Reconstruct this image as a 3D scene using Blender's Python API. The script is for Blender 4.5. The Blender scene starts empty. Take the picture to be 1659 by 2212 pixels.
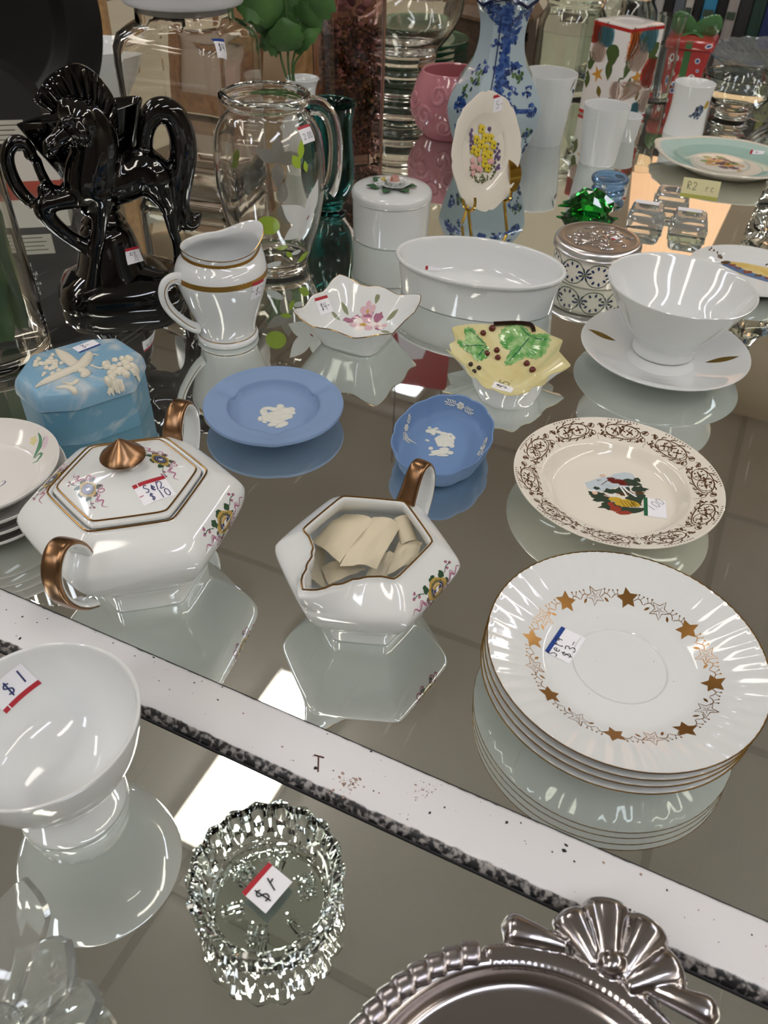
import bpy, bmesh, math, random
from math import sin, cos, pi, radians, sqrt, atan2
from mathutils import Vector, Matrix, noise
from mathutils.bvhtree import BVHTree
from mathutils.geometry import tessellate_polygon
scn = bpy.context.scene
V = Vector
# ------------------------------------------------------------------ camera
FPX, CX, CY, CAMH = 1730.7, 829.5, 1106.0, 0.40      # focal length in pixels of the 1659x2212 frame; metres above the mirror
PITCH, ROLL = radians(41.29), radians(2.3687)
FW = V((0, cos(PITCH), -sin(PITCH)))
_r0 = V((1, 0, 0)); _u0 = _r0.cross(FW)
RT = cos(ROLL)*_r0 + sin(ROLL)*_u0
UP = -sin(ROLL)*_r0 + cos(ROLL)*_u0
CAM = V((0, 0, CAMH))
cd = bpy.data.cameras.new('camera'); cam = bpy.data.objects.new('camera', cd)
scn.collection.objects.link(cam)
cam.matrix_world = Matrix(((RT.x, UP.x, -FW.x, 0), (RT.y, UP.y, -FW.y, 0), (RT.z, UP.z, -FW.z, CAMH), (0, 0, 0, 1)))
cd.sensor_fit = 'VERTICAL'; cd.sensor_height = 36.0; cd.lens = FPX/2212*36.0
cd.clip_start = 0.02; cd.clip_end = 60
cd.dof.use_dof = True; cd.dof.focus_distance = 0.60; cd.dof.aperture_fstop = 15
scn.camera = cam
# ------------------------------------------------------------------ world, exposure
w = bpy.data.worlds.new('world'); scn.world = w; w.use_nodes = True
w.node_tree.nodes['Background'].inputs[0].default_value = (0.55, 0.5, 0.45, 1)
w.node_tree.nodes['Background'].inputs[1].default_value = 0.10
scn.view_settings.view_transform = 'Standard'; scn.view_settings.look = 'None'
scn.view_settings.gamma = 1.0; scn.view_settings.use_curve_mapping = False
scn.view_settings.exposure = 0.13
LIGHT = 13.5            # strength of the fluorescent diffusers
WARM = 14.0             # strength of the table-lamp bulb
# room axes: e along the white rail, n across the display table
E2 = V((.9166, -.4000, 0)).normalized(); N2 = V((.4000, .9166, 0)).normalized()
O2 = V((-.255, .362, 0)); ROT = atan2(E2.y, E2.x)
def tn(s, t, z=0.0): return O2 + E2*s + N2*t + V((0, 0, z))
def ray(px, py): return (FW*FPX + RT*(px-CX) - UP*(py-CY)).normalized()
def at(px, py, z=0.0):
    d = ray(px, py); return CAM + d*((z-CAMH)/d.z)
def vp(px, py, B, m):                                  # point of a vertical plane through B with normal m
    d = ray(px, py); return CAM + d*((B-CAM).dot(m)/d.dot(m))
# ------------------------------------------------------------------ materials
def lin(c):
    if isinstance(c, str):
        c = [int(c[i:i+2], 16)/255 for i in (0, 2, 4)]
    return tuple((x/12.92 if x <= .04045 else ((x+.055)/1.055)**2.4) for x in c)
MATS = {}
def mat(name, col, rough=.4, metal=0.0, trans=0.0, ior=1.5, coat=0.0, emit=0.0, bump=None, vary=None, alpha=None, spec=None):
    if name in MATS: return MATS[name]
    m = bpy.data.materials.new(name); m.use_nodes = True
    nt = m.node_tree; b = nt.nodes['Principled BSDF']
    c = lin(col)
    b.inputs['Base Color'].default_value = (*c, 1); b.inputs['Roughness'].default_value = rough
    b.inputs['Metallic'].default_value = metal; b.inputs['IOR'].default_value = ior
    b.inputs['Transmission Weight'].default_value = trans; b.inputs['Coat Weight'].default_value = coat
    if spec is not None: b.inputs['Specular IOR Level'].default_value = spec
    if emit: b.inputs['Emission Color'].default_value = (*c, 1); b.inputs['Emission Strength'].default_value = emit
    tc = None
    if vary or bump: tc = nt.nodes.new('ShaderNodeTexCoord')
    if vary:                                           # (second colour, scale, lo, hi, detail, distortion)
        n = nt.nodes.new('ShaderNodeTexNoise'); n.inputs['Scale'].default_value = vary[1]
        n.inputs['Detail'].default_value = vary[4] if len(vary) > 4 else 4
        n.inputs['Distortion'].default_value = vary[5] if len(vary) > 5 else 0
        r = nt.nodes.new('ShaderNodeValToRGB'); r.color_ramp.elements[0].position = vary[2]; r.color_ramp.elements[1].position = vary[3]
        r.color_ramp.elements[0].color = (*c, 1); r.color_ramp.elements[1].color = (*lin(vary[0]), 1)
        nt.links.new(tc.outputs['Object'], n.inputs['Vector']); nt.links.new(n.outputs['Fac'], r.inputs['Fac'])
        nt.links.new(r.outputs['Color'], b.inputs['Base Color'])
    if bump:                                           # (scale, strength, distance)
        n = nt.nodes.new('ShaderNodeTexNoise'); n.inputs['Scale'].default_value = bump[0]; n.inputs['Detail'].default_value = 3
        k = nt.nodes.new('ShaderNodeBump'); k.inputs['Strength'].default_value = bump[1]; k.inputs['Distance'].default_value = bump[2]
        nt.links.new(tc.outputs['Object'], n.inputs['Vector']); nt.links.new(n.outputs['Fac'], k.inputs['Height'])
        nt.links.new(k.outputs['Normal'], b.inputs['Normal'])
    MATS[name] = m; return m
china = mat('white_china', 'dfe2e2', .06)
china_warm = mat('warm_white_china', 'e2e5e4', .08)
cream = mat('cream_earthenware', 'e8e2d5', .07)
gold = mat('gold_print', 'a57a45', .3, 1.0)
goldl = mat('bright_gold_line', 'b08a48', .2, 1.0)
rimgold = mat('gold_rim_paint', 'a27d48', .24, 1.0)
dusty = mat('dusty_glass', 'c9c9bd', .04, 0, .84, 1.46)
lustre = mat('copper_gold_lustre', '8d6d50', .26, .95, bump=(90, .05, .002))
glass = mat('clear_glass', 'fbf9f5', .0, 0, 1.0, 1.46)
glassg = mat('greenish_glass', 'f4faf6', .0, 0, 1.0, 1.47)
pressed = mat('pressed_glass', 'f2f5f2', .03, 0, .89, 1.46)
black = mat('black_glaze', '050506', .05, 0, 0, 1.5, .3)
jasper = mat('blue_jasper', '7f99bf', .62)
jasperd = mat('blue_jasper_deep', '6b8ab5', .6)
relief = mat('white_jasper_relief', 'd6d6cc', .6)
paper = mat('white_paper', 'f2f2f8', .55)
redp = mat('red_stripe', 'b02030', .5); bluep = mat('blue_stripe', '1c3f8c', .5); greenp = mat('green_stripe', '15603c', .5)
ink = mat('black_ink', '1b1b22', .6); inkb = mat('blue_ink', '1d2a66', .6)
brass = mat('polished_brass', 'c8a048', .16, 1.0)
pink_p = mat('pink_print', 'b0708c', .15); green_p = mat('dark_green_print', '36523a', .15); yell_p = mat('ochre_print', 'b99a52', .15)
navy_p = mat('navy_print', '22325e', .15); white_p = mat('white_print', 'e8e8e8', .15); brown_p = mat('brown_print', '5a4028', .2)
lime_p = mat('lime_enamel', '9cb83a', .25); pearl_p = mat('white_enamel', 'd9dcda', .3); red_p = mat('red_print', 'b5302a', .15)
# ------------------------------------------------------------------ mesh builder
class G:
    def __init__(s): s.v = []; s.f = []; s.m = []
    def add(s, vs, fs, mi=0):
        o = len(s.v); s.v += [V(p) for p in vs]; s.f += [tuple(i+o for i in q) for q in fs]
        s.m += (mi if isinstance(mi, list) else [mi]*len(fs)); return s
    def rings(s, rs, mi=0, c0=True, c1=True, closed=True):
        n = len(rs[0]); vs = [p for r in rs for p in r]; fs = []; ms = []
        for k in range(len(rs)-1):
            for i in range(n if closed else n-1):
                j = (i+1) % n; fs.append((k*n+i, k*n+j, (k+1)*n+j, (k+1)*n+i)); ms.append(mi(k, i) if callable(mi) else mi)
        for flag, k in ((c0, 0), (c1, len(rs)-1)):
            if flag:
                c = V((0, 0, 0))
                for p in rs[k]: c += V(p)
                vs.append(c/n); q = len(vs)-1
                for i in range(n if closed else n-1):
                    a, b = k*n+i, k*n+(i+1) % n
                    fs.append((q, b, a) if k == 0 else (q, a, b)); ms.append(mi(max(0, k-1), i) if callable(mi) else mi)
        return s.add(vs, fs, ms)
    def lathe(s, prof, n=72, mod=None, mi=0, c0=True, c1=True, org=(0, 0, 0)):
        rs = []
        for k, (r, z) in enumerate(prof):
            R = []
            for i in range(n):
                a = 2*pi*i/n; rr, zz = (mod(a, r, z, k) if mod else (r, z))
                R.append((org[0]+rr*cos(a), org[1]+rr*sin(a), org[2]+zz))
            rs.append(R)
        return s.rings(rs, mi, c0, c1)
    def tube(s, pts, rad, n=10, mi=0, sec=None, closed=False, up=None):   # sec(i,a)->(x,y) section offsets (x sideways, y up)
        pts = [V(p) for p in pts]; N = len(pts); rs = []; prev = None
        for i, p in enumerate(pts):
            if closed: t = pts[(i+1) % N]-pts[i-1]
            else: t = pts[min(i+1, N-1)]-pts[max(i-1, 0)]
            t.normalize()
            if prev is None:
                u = V(up) if up is not None else (V((0, 0, 1)) if abs(t.z) < .9 else V((1, 0, 0)))
            else: u = prev
            x = t.cross(u)
            if x.length < 1e-6: x = t.cross(V((1, 0, 0)))
            x.normalize(); u = x.cross(t).normalized(); prev = u
            r = rad[i] if isinstance(rad, (list, tuple)) else rad
            R = []
            for k in range(n):
                a = 2*pi*k/n
                ox, oy = sec(i, a) if sec else (cos(a), sin(a))
                R.append(p + x*(ox*r) + u*(oy*r))
            rs.append(R)
        if closed: rs.append(rs[0]); return s.rings(rs, mi, False, False)
        return s.rings(rs, mi)
    def ball(s, c, r, n=12, mi=0, M=None):
        r = V(r) if not isinstance(r, (int, float)) else V((r, r, r)); c = V(c); m = max(4, n//2); rs = []
        for j in range(1, m):
            t = pi*j/m; R = []
            for i in range(n):
                a = 2*pi*i/n; p = V((r.x*sin(t)*cos(a), r.y*sin(t)*sin(a), -r.z*cos(t)))
                R.append(c + (M @ p if M else p))
            rs.append(R)
        b = V((0, 0, -r.z)); tp = V((0, 0, r.z))
        s.rings(rs, mi, False, False); o = len(s.v)-len(rs)*n
        s.v += [c+(M @ b if M else b), c+(M @ tp if M else tp)]; q = len(s.v)-2
        for i in range(n):
            s.f.append((q, o+(i+1) % n, o+i)); s.m.append(mi)
            k = o+(m-2)*n; s.f.append((q+1, k+i, k+(i+1) % n)); s.m.append(mi)
        return s
    def box(s, a, b, mi=0, M=None):
        (x0, y0, z0), (x1, y1, z1) = a, b
        vs = [V(p) for p in ((x0, y0, z0), (x1, y0, z0), (x1, y1, z0), (x0, y1, z0), (x0, y0, z1), (x1, y0, z1), (x1, y1, z1), (x0, y1, z1))]
        if M: vs = [M @ p for p in vs]
        return s.add(vs, [(3, 2, 1, 0), (4, 5, 6, 7), (0, 1, 5, 4), (1, 2, 6, 5), (2, 3, 7, 6), (3, 0, 4, 7)], mi)
    def sheet(s, fn, nu, nv, mi=0, thick=0.0):
        P = [[V(fn(i/nu, j/nv)) for i in range(nu+1)] for j in range(nv+1)]
        vs = [p for r in P for p in r]; fs = []; W = nu+1
        for j in range(nv):
            for i in range(nu): fs.append((j*W+i, j*W+i+1, (j+1)*W+i+1, (j+1)*W+i))
        if not thick: return s.add(vs, fs, mi)
        nr = []
        for j in range(nv+1):
            for i in range(nu+1):
                a = P[j][min(i+1, nu)]-P[j][max(i-1, 0)]; b = P[min(j+1, nv)][i]-P[max(j-1, 0)][i]
                q = a.cross(b); nr.append(q.normalized() if q.length > 1e-12 else V((0, 0, 1)))
        o = len(vs); vs2 = vs + [p - q*thick for p, q in zip(vs, nr)]
        fs2 = fs + [tuple(o+i for i in reversed(q)) for q in fs]
        bd = [j for j in range(W)] + [j*W+nu for j in range(1, nv+1)] + [nv*W+i for i in range(nu-1, -1, -1)] + [j*W for j in range(nv-1, 0, -1)]
        for k in range(len(bd)):
            a, b = bd[k], bd[(k+1) % len(bd)]; fs2.append((b, a, o+a, o+b))
        return s.add(vs2, fs2, mi)
    def bvh(s): return BVHTree.FromPolygons(s.v, s.f)
def spl(pts, n=8, closed=False):                       # Catmull-Rom through the points (tuples of any length)
    P = [tuple(p) for p in pts]; N = len(P); out = []
    for i in range(N if closed else N-1):
        a, b, c, d = (P[(i-1) % N] if closed or i else P[0], P[i], P[(i+1) % N], P[(i+2) % N] if closed else P[min(i+2, N-1)])
        for k in range(n):
            t = k/n; out.append(tuple(.5*((2*b[j])+(-a[j]+c[j])*t+(2*a[j]-5*b[j]+4*c[j]-d[j])*t*t+(-a[j]+3*b[j]-3*c[j]+d[j])*t**3) for j in range(len(b))))
    if not closed: out.append(P[-1])
    return out
def obj(name, g, mats, parent=None, ang=35, loc=None, rotz=0, sub=0, mods=None):
    me = bpy.data.meshes.new(name); me.from_pydata([tuple(p) for p in g.v], [], g.f)
    for m in (mats if isinstance(mats, (list, tuple)) else [mats]): me.materials.append(m)
    me.polygons.foreach_set('material_index', g.m); me.polygons.foreach_set('use_smooth', [True]*len(g.f))
    me.validate(); me.update()
    if ang is not None and ang < 180: me.set_sharp_from_angle(angle=radians(ang))
    o = bpy.data.objects.new(name, me); scn.collection.objects.link(o)
    if parent is not None: o.parent = parent
    if loc is not None: o.location = loc
    o.rotation_euler.z = rotz
    if sub: md = o.modifiers.new('sub', 'SUBSURF'); md.levels = sub; md.render_levels = sub
    return o
def fuse(o, voxel=.002, smooth=4):
    md = o.modifiers.new('fuse', 'REMESH'); md.mode = 'VOXEL'; md.voxel_size = voxel; md.use_smooth_shade = True
    if smooth: sm = o.modifiers.new('smooth', 'SMOOTH'); sm.iterations = smooth; sm.factor = .5
    return o
def tag(o, label, cat=None, group=None, kind=None):
    if label: o['label'] = label
    if cat: o['category'] = cat
    if group: o['group'] = group
    if kind: o['kind'] = kind
    return o
def thing(name, label, cat, loc=(0, 0, 0), rotz=0.0, group=None):
    o = bpy.data.objects.new(name, None); scn.collection.objects.link(o)
    o.empty_display_size = .02; o.location = loc; o.rotation_euler.z = rotz
    return tag(o, label, cat, group)
def mw(T): return Matrix.Translation(T.location) @ Matrix.Rotation(T.rotation_euler.z, 4, 'Z')
def struct(name, g, m, loc=None, rotz=0, ang=35):
    return tag(obj(name, g, m, None, ang, loc, rotz), None, None, None, 'structure')
# ------------------------------------------------------------------ flat print laid onto surfaces
def tri_poly(pts, mx):
    t = tessellate_polygon([[V((x, y, 0)) for x, y in pts]]); out = []
    def rec(a, b, c, d):
        L = max(math.dist(a, b), math.dist(b, c), math.dist(c, a))
        if L <= mx or d > 5: out.append((a, b, c)); return
        ab, bc, ca = (((p[0]+q[0])/2, (p[1]+q[1])/2) for p, q in ((a, b), (b, c), (c, a)))
        rec(a, ab, ca, d+1); rec(ab, b, bc, d+1); rec(ca, bc, c, d+1); rec(ab, bc, ca, d+1)
    for i, j, k in t: rec(tuple(pts[i]), tuple(pts[j]), tuple(pts[k]), 0)
    return out
GLY = {'0': [[(.5, 1), (.15, .75), (.15, .25), (.5, 0), (.85, .25), (.85, .75), (.5, 1)]], '1': [[(.5, 1), (.5, 0)]],
 '2': [[(.1, .8), (.4, 1), (.8, .8), (.6, .4), (.1, 0), (.9, .05)]], '3': [[(.1, .9), (.6, 1), (.8, .75), (.4, .55), (.85, .35), (.6, 0), (.1, .1)]],
 '4': [[(.15, 1), (.15, .45), (.85, .5)], [(.75, 1), (.7, 0)]], '5': [[(.85, 1), (.25, 1), (.2, .6), (.7, .6), (.8, .25), (.5, 0), (.1, .1)]],
 '6': [[(.7, 1), (.2, .5), (.3, .05), (.75, .1), (.7, .45), (.25, .4)]], '7': [[(.1, 1), (.85, 1), (.4, 0)]],
 '$': [[(.8, .8), (.45, .92), (.2, .7), (.75, .4), (.6, .12), (.15, .2)], [(.55, 1.08), (.4, -.08)]],
 'S': [[(.8, .9), (.4, 1), (.2, .7), (.75, .35), (.5, 0), (.1, .1)]], 's': [[(.7, .55), (.3, .6), (.25, .4), (.65, .2), (.4, 0), (.15, .08)]],
 'e': [[(.2, .3), (.75, .35), (.55, .6), (.2, .4), (.3, .05), (.75, .08)]], 't': [[(.45, .95), (.45, .05), (.7, .05)], [(.2, .65), (.75, .65)]],
 'a': [[(.75, .55), (.3, .55), (.2, .2), (.5, 0), (.75, .3), (.75, .6), (.8, 0)]], '-': [[(.1, .5), (.8, .5)]], '.': [[(.3, 0), (.42, .06)]], '/': [[(.7, 1), (.3, 0)]],
 'l': [[(.4, 1), (.4, 0)]], 'i': [[(.4, .6), (.4, 0)], [(.4, .85), (.4, .9)]], 'r': [[(.25, .6), (.25, 0)], [(.25, .4), (.5, .6), (.75, .55)]], 'n': [[(.2, .6), (.2, 0)], [(.2, .4), (.5, .6), (.75, .45), (.75, 0)]],
 'u': [[(.2, .6), (.2, .2), (.45, 0), (.75, .2), (.75, .6)], [(.75, .2), (.8, 0)]], 'd': [[(.75, 1), (.75, 0)], [(.75, .45), (.4, .6), (.2, .3), (.4, 0), (.75, .15)]], 'm': [[(.1, .6), (.1, 0)], [(.1, .45), (.3, .6), (.45, .4), (.45, 0)], [(.45, .45), (.7, .6), (.85, .4), (.85, 0)]],
 'o': [[(.5, .6), (.2, .3), (.5, 0), (.8, .3), (.5, .6)]], 'y': [[(.2, .6), (.5, .1)], [(.8, .6), (.3, -.35)]], "'": [[(.4, 1), (.4, .8)]], ',': [[(.45, .1), (.3, -.15)]], 'T': [[(.05, 1), (.95, .95)], [(.5, .95), (.48, 0)]],
 'R': [[(.2, 0), (.2, 1), (.7, .9), (.7, .6), (.2, .5), (.8, 0)]], 'c': [[(.75, .5), (.4, .6), (.2, .3), (.4, 0), (.75, .1)]], ' ': []}
class Dec:
    """2-D shapes dropped onto a surface as a thin printed or raised layer."""
    def __init__(s, bvh, mapfn, off=.00015): s.b = bvh; s.map = mapfn; s.off = off; s.g = G(); s.mx = .004
    def put(s, x, y, h=0.0):
        o, d = s.map(x, y); loc, nor, idx, dist = s.b.ray_cast(o, d) if s.b else (None, None, None, None)
        if loc is None: return None
        if nor.dot(d) > 0: nor = -nor
        return loc + nor*(s.off+h)
    def tris(s, ts, mi, h=None):
        cache = {}
        for t in ts:
            q = []
            for p in t:
                k = (round(p[0], 7), round(p[1], 7))
                if k not in cache:
                    w_ = s.put(p[0], p[1], h(p) if h else 0.0)
                    if w_ is None: cache[k] = None
                    else: s.g.v.append(w_); cache[k] = len(s.g.v)-1
                q.append(cache[k])
            if None not in q: s.g.f.append(tuple(q)); s.g.m.append(mi)
    def poly(s, pts, mi=0): s.tris(tri_poly(pts, s.mx), mi); return s
    def blob(s, x, y, rx, ry=None, rot=0, mi=0, n=14, jag=0, seed=0, h=0):
        ry = rx if ry is None else ry; rnd = random.Random(seed*7+int(x*9e4)+int(y*7e4)); R = max(1, int(max(rx, ry)/s.mx)+(3 if h else 0)); c, q = cos(rot), sin(rot); rings = []
        js = [1+jag*rnd.uniform(-1, 1) for _ in range(n)]
        for k in range(1, R+1):
            rings.append([(x+(rx*cos(2*pi*i/n)*c-ry*sin(2*pi*i/n)*q)*js[i]*k/R, y+(rx*cos(2*pi*i/n)*q+ry*sin(2*pi*i/n)*c)*js[i]*k/R) for i in range(n)])
        ts = [((x, y), rings[0][i], rings[0][(i+1) % n]) for i in range(n)]
        for k in range(R-1):
            for i in range(n):
                j = (i+1) % n; ts += [(rings[k][i], rings[k+1][i], rings[k+1][j]), (rings[k][i], rings[k+1][j], rings[k][j])]
        if h:
            mr = {}
            for k in range(R):
                for p in rings[k]: mr[(round(p[0], 7), round(p[1], 7))] = h*sqrt(max(0, 1-((k+1)/R)**2))
            mr[(round(x, 7), round(y, 7))] = h
            s.tris(ts, mi, lambda p: mr.get((round(p[0], 7), round(p[1], 7)), 0))
        else: s.tris(ts, mi)
        return s
    def ringe(s, x, y, rx, ry, rot=0, wd=.0005, mi=0, n=20, a0=0, a1=2*pi):
        return s.stroke([(x+rx*cos(a0+(a1-a0)*i/n)*cos(rot)-ry*sin(a0+(a1-a0)*i/n)*sin(rot), y+rx*cos(a0+(a1-a0)*i/n)*sin(rot)+ry*sin(a0+(a1-a0)*i/n)*cos(rot)) for i in range(n+1)], wd, mi)
    def stroke(s, pts, wd, mi=0, taper=False, smooth=0):
        if smooth: pts = spl(pts, smooth)
        L = []; N = len(pts)
        for i, p in enumerate(pts):
            a, b = pts[max(i-1, 0)], pts[min(i+1, N-1)]; dx, dy = b[0]-a[0], b[1]-a[1]; l = math.hypot(dx, dy) or 1
            k = wd/2*((sin(pi*(i+.35)/(N-.3))*.9+.1) if taper else 1)
            L.append(((p[0]-dy/l*k, p[1]+dx/l*k), (p[0]+dy/l*k, p[1]-dx/l*k)))
        ts = []
        for i in range(N-1):
            (a, b), (c, d) = L[i], L[i+1]; ts += [(a, b, d), (a, d, c)]
        s.tris(ts, mi); return s
    def leaf(s, x, y, l, wd, rot, mi=0, tip=1.0):
        n = 8; up = [(l*i/n, wd/2*sin(pi*(i/n)**tip)) for i in range(n+1)]; pts = up + [(a, -b) for a, b in reversed(up[1:-1])]
        return s.poly([(x+a*cos(rot)-b*sin(rot), y+a*sin(rot)+b*cos(rot)) for a, b in pts], mi)
    def star(s, x, y, r, ri, n, rot=0, mi=0, line=0):
        P = [(x+(r if k % 2 == 0 else ri)*cos(rot+pi*k/n), y+(r if k % 2 == 0 else ri)*sin(rot+pi*k/n)) for k in range(2*n)]
        if line: return s.stroke(P+[P[0]], line, mi)
        ts = [((x, y), P[k], P[(k+1) % (2*n)]) for k in range(2*n)]; s.tris(ts, mi); return s
    def text(s, t, x, y, h, wd, mi=0, asp=.62, rot=0, gap=.15):
        c, q = cos(rot), sin(rot); cx = 0
        for ch in t:
            for ln in GLY.get(ch, []):
                pts = [(cx+u*h*asp, v*h) for u, v in ln]; pts = spl(pts, 3) if len(pts) > 2 else pts
                s.stroke([(x+a*c-b*q, y+a*q+b*c) for a, b in pts], wd, mi)
            cx += h*asp*(1+gap)*(.55 if ch in "1/.il'" else 1)
        return s
    def build(s, name, mats, parent, label=None, ang=180):
        if not s.g.f: return None
        o = obj(name, s.g, mats, parent, ang)
        if label: o['label'] = label
        return o
def polar(up=1.0, R0=1.0):                             # u = arc length at radius R0, v = radius
    return lambda x, y: (V((y*cos(x/R0), y*sin(x/R0), up)), V((0, 0, -1)))
def flat(z=1.0): return lambda x, y: (V((x, y, z)), V((0, 0, -1)))
def cyl(R=.2):                                         # u = angle*1 (radians*0.05), v = height
    return lambda x, y: (V((R*cos(x/.05), R*sin(x/.05), y)), V((-cos(x/.05), -sin(x/.05), 0)))
def hit(T, bvh, px, py):
    Mi = mw(T).inverted(); o = Mi @ CAM; d = (Mi.to_3x3() @ ray(px, py)).normalized()
    loc, nor, i, ds = bvh.ray_cast(o, d)
    if loc is None: return None, None
    if nor.dot(d) > 0: nor = -nor
    return loc, nor
def frame(T, bvh, c, xd):                              # tangent frame where the photo shows point c, x towards the point xd
    o, n = hit(T, bvh, *c); Mi = mw(T).inverted(); q = Mi @ CAM; d = (Mi.to_3x3() @ ray(*xd)).normalized()
    p = q + d*((o-q).dot(n)/d.dot(n)); X = (p-o).normalized(); Y = n.cross(X)
    return lambda x, y: (o+X*x+Y*y+n*.02, -n)
def sticker(T, bvh, TL, TR, BR, BL, side, scol, lines, wd=.0005, inkm=None, split=False, name='price_sticker', parent=None):
    """price sticker whose corners lie where the photo shows them; side = edge that carries the coloured stripe"""
    P = {}
    for k, p in (('TL', TL), ('TR', TR), ('BR', BR), ('BL', BL)):
        if p: P[k] = hit(T, bvh, *p)[0]
    if any(v is None for v in P.values()): print('STICKER MISS', T.name, P); return None
    for k, (a, b, c) in dict(TL=('TR', 'BL', 'BR'), TR=('TL', 'BR', 'BL'), BR=('TR', 'BL', 'TL'), BL=('TL', 'BR', 'TR')).items():
        if k not in P: P[k] = P[a]+P[b]-P[c]
    X = ((P['TR']-P['TL'])+(P['BR']-P['BL']))/2; Yv = ((P['TL']-P['BL'])+(P['TR']-P['BR']))/2
    c = sum(P.values(), V((0, 0, 0)))/4; W, H = X.length, Yv.length; X.normalize(); n = X.cross(Yv).normalized(); Yv = n.cross(X)
    o = c - X*W/2 - Yv*H/2
    mp = lambda x, y: (o+X*x+Yv*y+n*.012, -n)
    d = Dec(bvh, mp, .0003); d.mx = max(W, H)/5
    d.poly([(0, 0), (W, 0), (W, H), (0, H)], 0)
    d.off = .00042; s_ = .17
    q = {'top': [(0, H*(1-s_)), (W, H*(1-s_)), (W, H), (0, H)], 'bottom': [(0, 0), (W, 0), (W, H*s_), (0, H*s_)], 'left': [(0, 0), (W*s_, 0), (W*s_, H), (0, H)], 'right': [(W*(1-s_), 0), (W, 0), (W, H), (W*(1-s_), H)], 'none': None}[side]
    if q: d.poly(q, 1)
    d.off = .00046
    if split and side in ('top', 'bottom'):
        y0 = H*(1-s_) if side == 'top' else 0
        d.poly([(W*.14, y0-H*.01), (W*.165, y0-H*.01), (W*.165, y0+H*s_*1.04), (W*.14, y0+H*s_*1.04)], 0)
        if side == 'top': d.poly([(W*.02, H*.4), (W*.14, H*.4), (W*.14, H*.435), (W*.02, H*.435)], 1)
    for t, u, v, h, *r in lines: d.text(t, u*W, v*H, h*H, wd, 2, rot=(r[0] if r else 0))
    return d.build(name, [paper, scol, inkm or ink], parent or T)
# ------------------------------------------------------------------ the room
wall_m = mat('cream_wall_paint', 'cfc0a6', .8); ceil_m = mat('ceiling_tile', 'd2cdc7', .9, bump=(60, .2, .004))
floor_m = mat('shop_floor', '6a6259', .5, vary=('57504a', 3, .4, .6))
def slab(name, a, b, m, kind=True):
    g = G(); (s0, t0, z0), (s1, t1, z1) = a, b
    vs = [tn(s, t, z) for z in (z0, z1) for s, t in ((s0, t0), (s1, t0), (s1, t1), (s0, t1))]
    g.add(vs, [(3, 2, 1, 0), (4, 5, 6, 7), (0, 1, 5, 4), (1, 2, 6, 5), (2, 3, 7, 6), (3, 0, 4, 7)])
    return struct(name, g, m)
S0, S1, T0, T1, ZF, ZC = -4.0, 4.2, -3.2, 3.7, -.85, 1.9
slab('floor', (S0, T0, ZF-.05), (S1, T1, ZF), floor_m)
CE = slab('ceiling', (S0, T0, ZC), (S1, T1, ZC+.05), ceil_m)
slab('wall_back', (S0, T1, ZF), (S1, T1+.1, ZC), wall_m)
slab('wall_front', (S0, T0-.1, ZF), (S1, T0, ZC), mat('wall_front_paint', '9c9388', .8))
slab('wall_left', (S0-.1, T0, ZF), (S0, T1, ZC), wall_m)
slab('wall_right', (S1, T0, ZF), (S1+.1, T1, ZC), mat('wall_right_paint', 'b0a494', .8))
def obox(a, b, mi=0, g=None):                          # box in room axes, world coordinates
    g = g or G(); (s0, t0, z0), (s1, t1, z1) = a, b
    vs = [tn(s, t, z) for z in (z0, z1) for s, t in ((s0, t0), (s1, t0), (s1, t1), (s0, t1))]
    return g.add(vs, [(3, 2, 1, 0), (4, 5, 6, 7), (0, 1, 5, 4), (1, 2, 6, 5), (2, 3, 7, 6), (3, 0, 4, 7)], mi)
tee = mat('ceiling_tee', 'bab4ac', .8)
for k in range(-3, 4):
    s = -.524+1.2*k
    if S0 < s < S1: obj('tee_bar', obox((s-.012, T0+.01, ZC-.006), (s+.012, T1-.01, ZC-.0005)), tee, CE)
for k in range(-2, 4):
    t = .45+1.2*k
    if T0 < t < T1: obj('tee_bar', obox((S0+.01, t-.012, ZC-.0065), (S1-.01, t+.012, ZC-.0005)), tee, CE)
diff = mat('lit_diffuser', 'fff6ea', .5, emit=LIGHT); housing = mat('fixture_housing', 'd8d4cc', .5)
diff_cool = mat('lit_diffuser_cool', 'eef2ff', .5, emit=LIGHT)
diff_soft = mat('lit_diffuser_soft', 'fff8f0', .5, emit=LIGHT*.75)
def fixture(s, t, ls, lt, label, cool=False, dm=None):
    c = tn(s, t, ZC); T = thing('ceiling_light', label, 'ceiling light', (c.x, c.y, ZC), ROT, 'fluorescent ceiling lights')
    g = G(); g.box((-ls/2-.02, -lt/2-.02, -.045), (ls/2+.02, lt/2+.02, -.0065)); obj('housing', g, housing, T)
    g = G(); g.box((-ls/2, -lt/2, -.062), (ls/2, lt/2, -.0455)); obj('diffuser', g, dm or (diff_cool if cool else diff), T)
L1 = 'fluorescent ceiling light mirrored behind the hexagonal creamer at the white rail'
c = V((-.583, 1.139, 0)) + V((.433, .901, 0))*.31 + V((.901, -.433, 0))*.095
d = c-O2; fixture(d.dot(E2), d.dot(N2), .19, .62, L1, False, diff_soft)
d = V((.13, 3.62, 0))-O2
fixture(d.dot(E2), d.dot(N2), .10, .24, 'fluorescent ceiling light far back, mirrored above the yellow leaf dish', True)
OUT = 'unseen slim fluorescent ceiling light outside the frame, placed to light the table'
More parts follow.
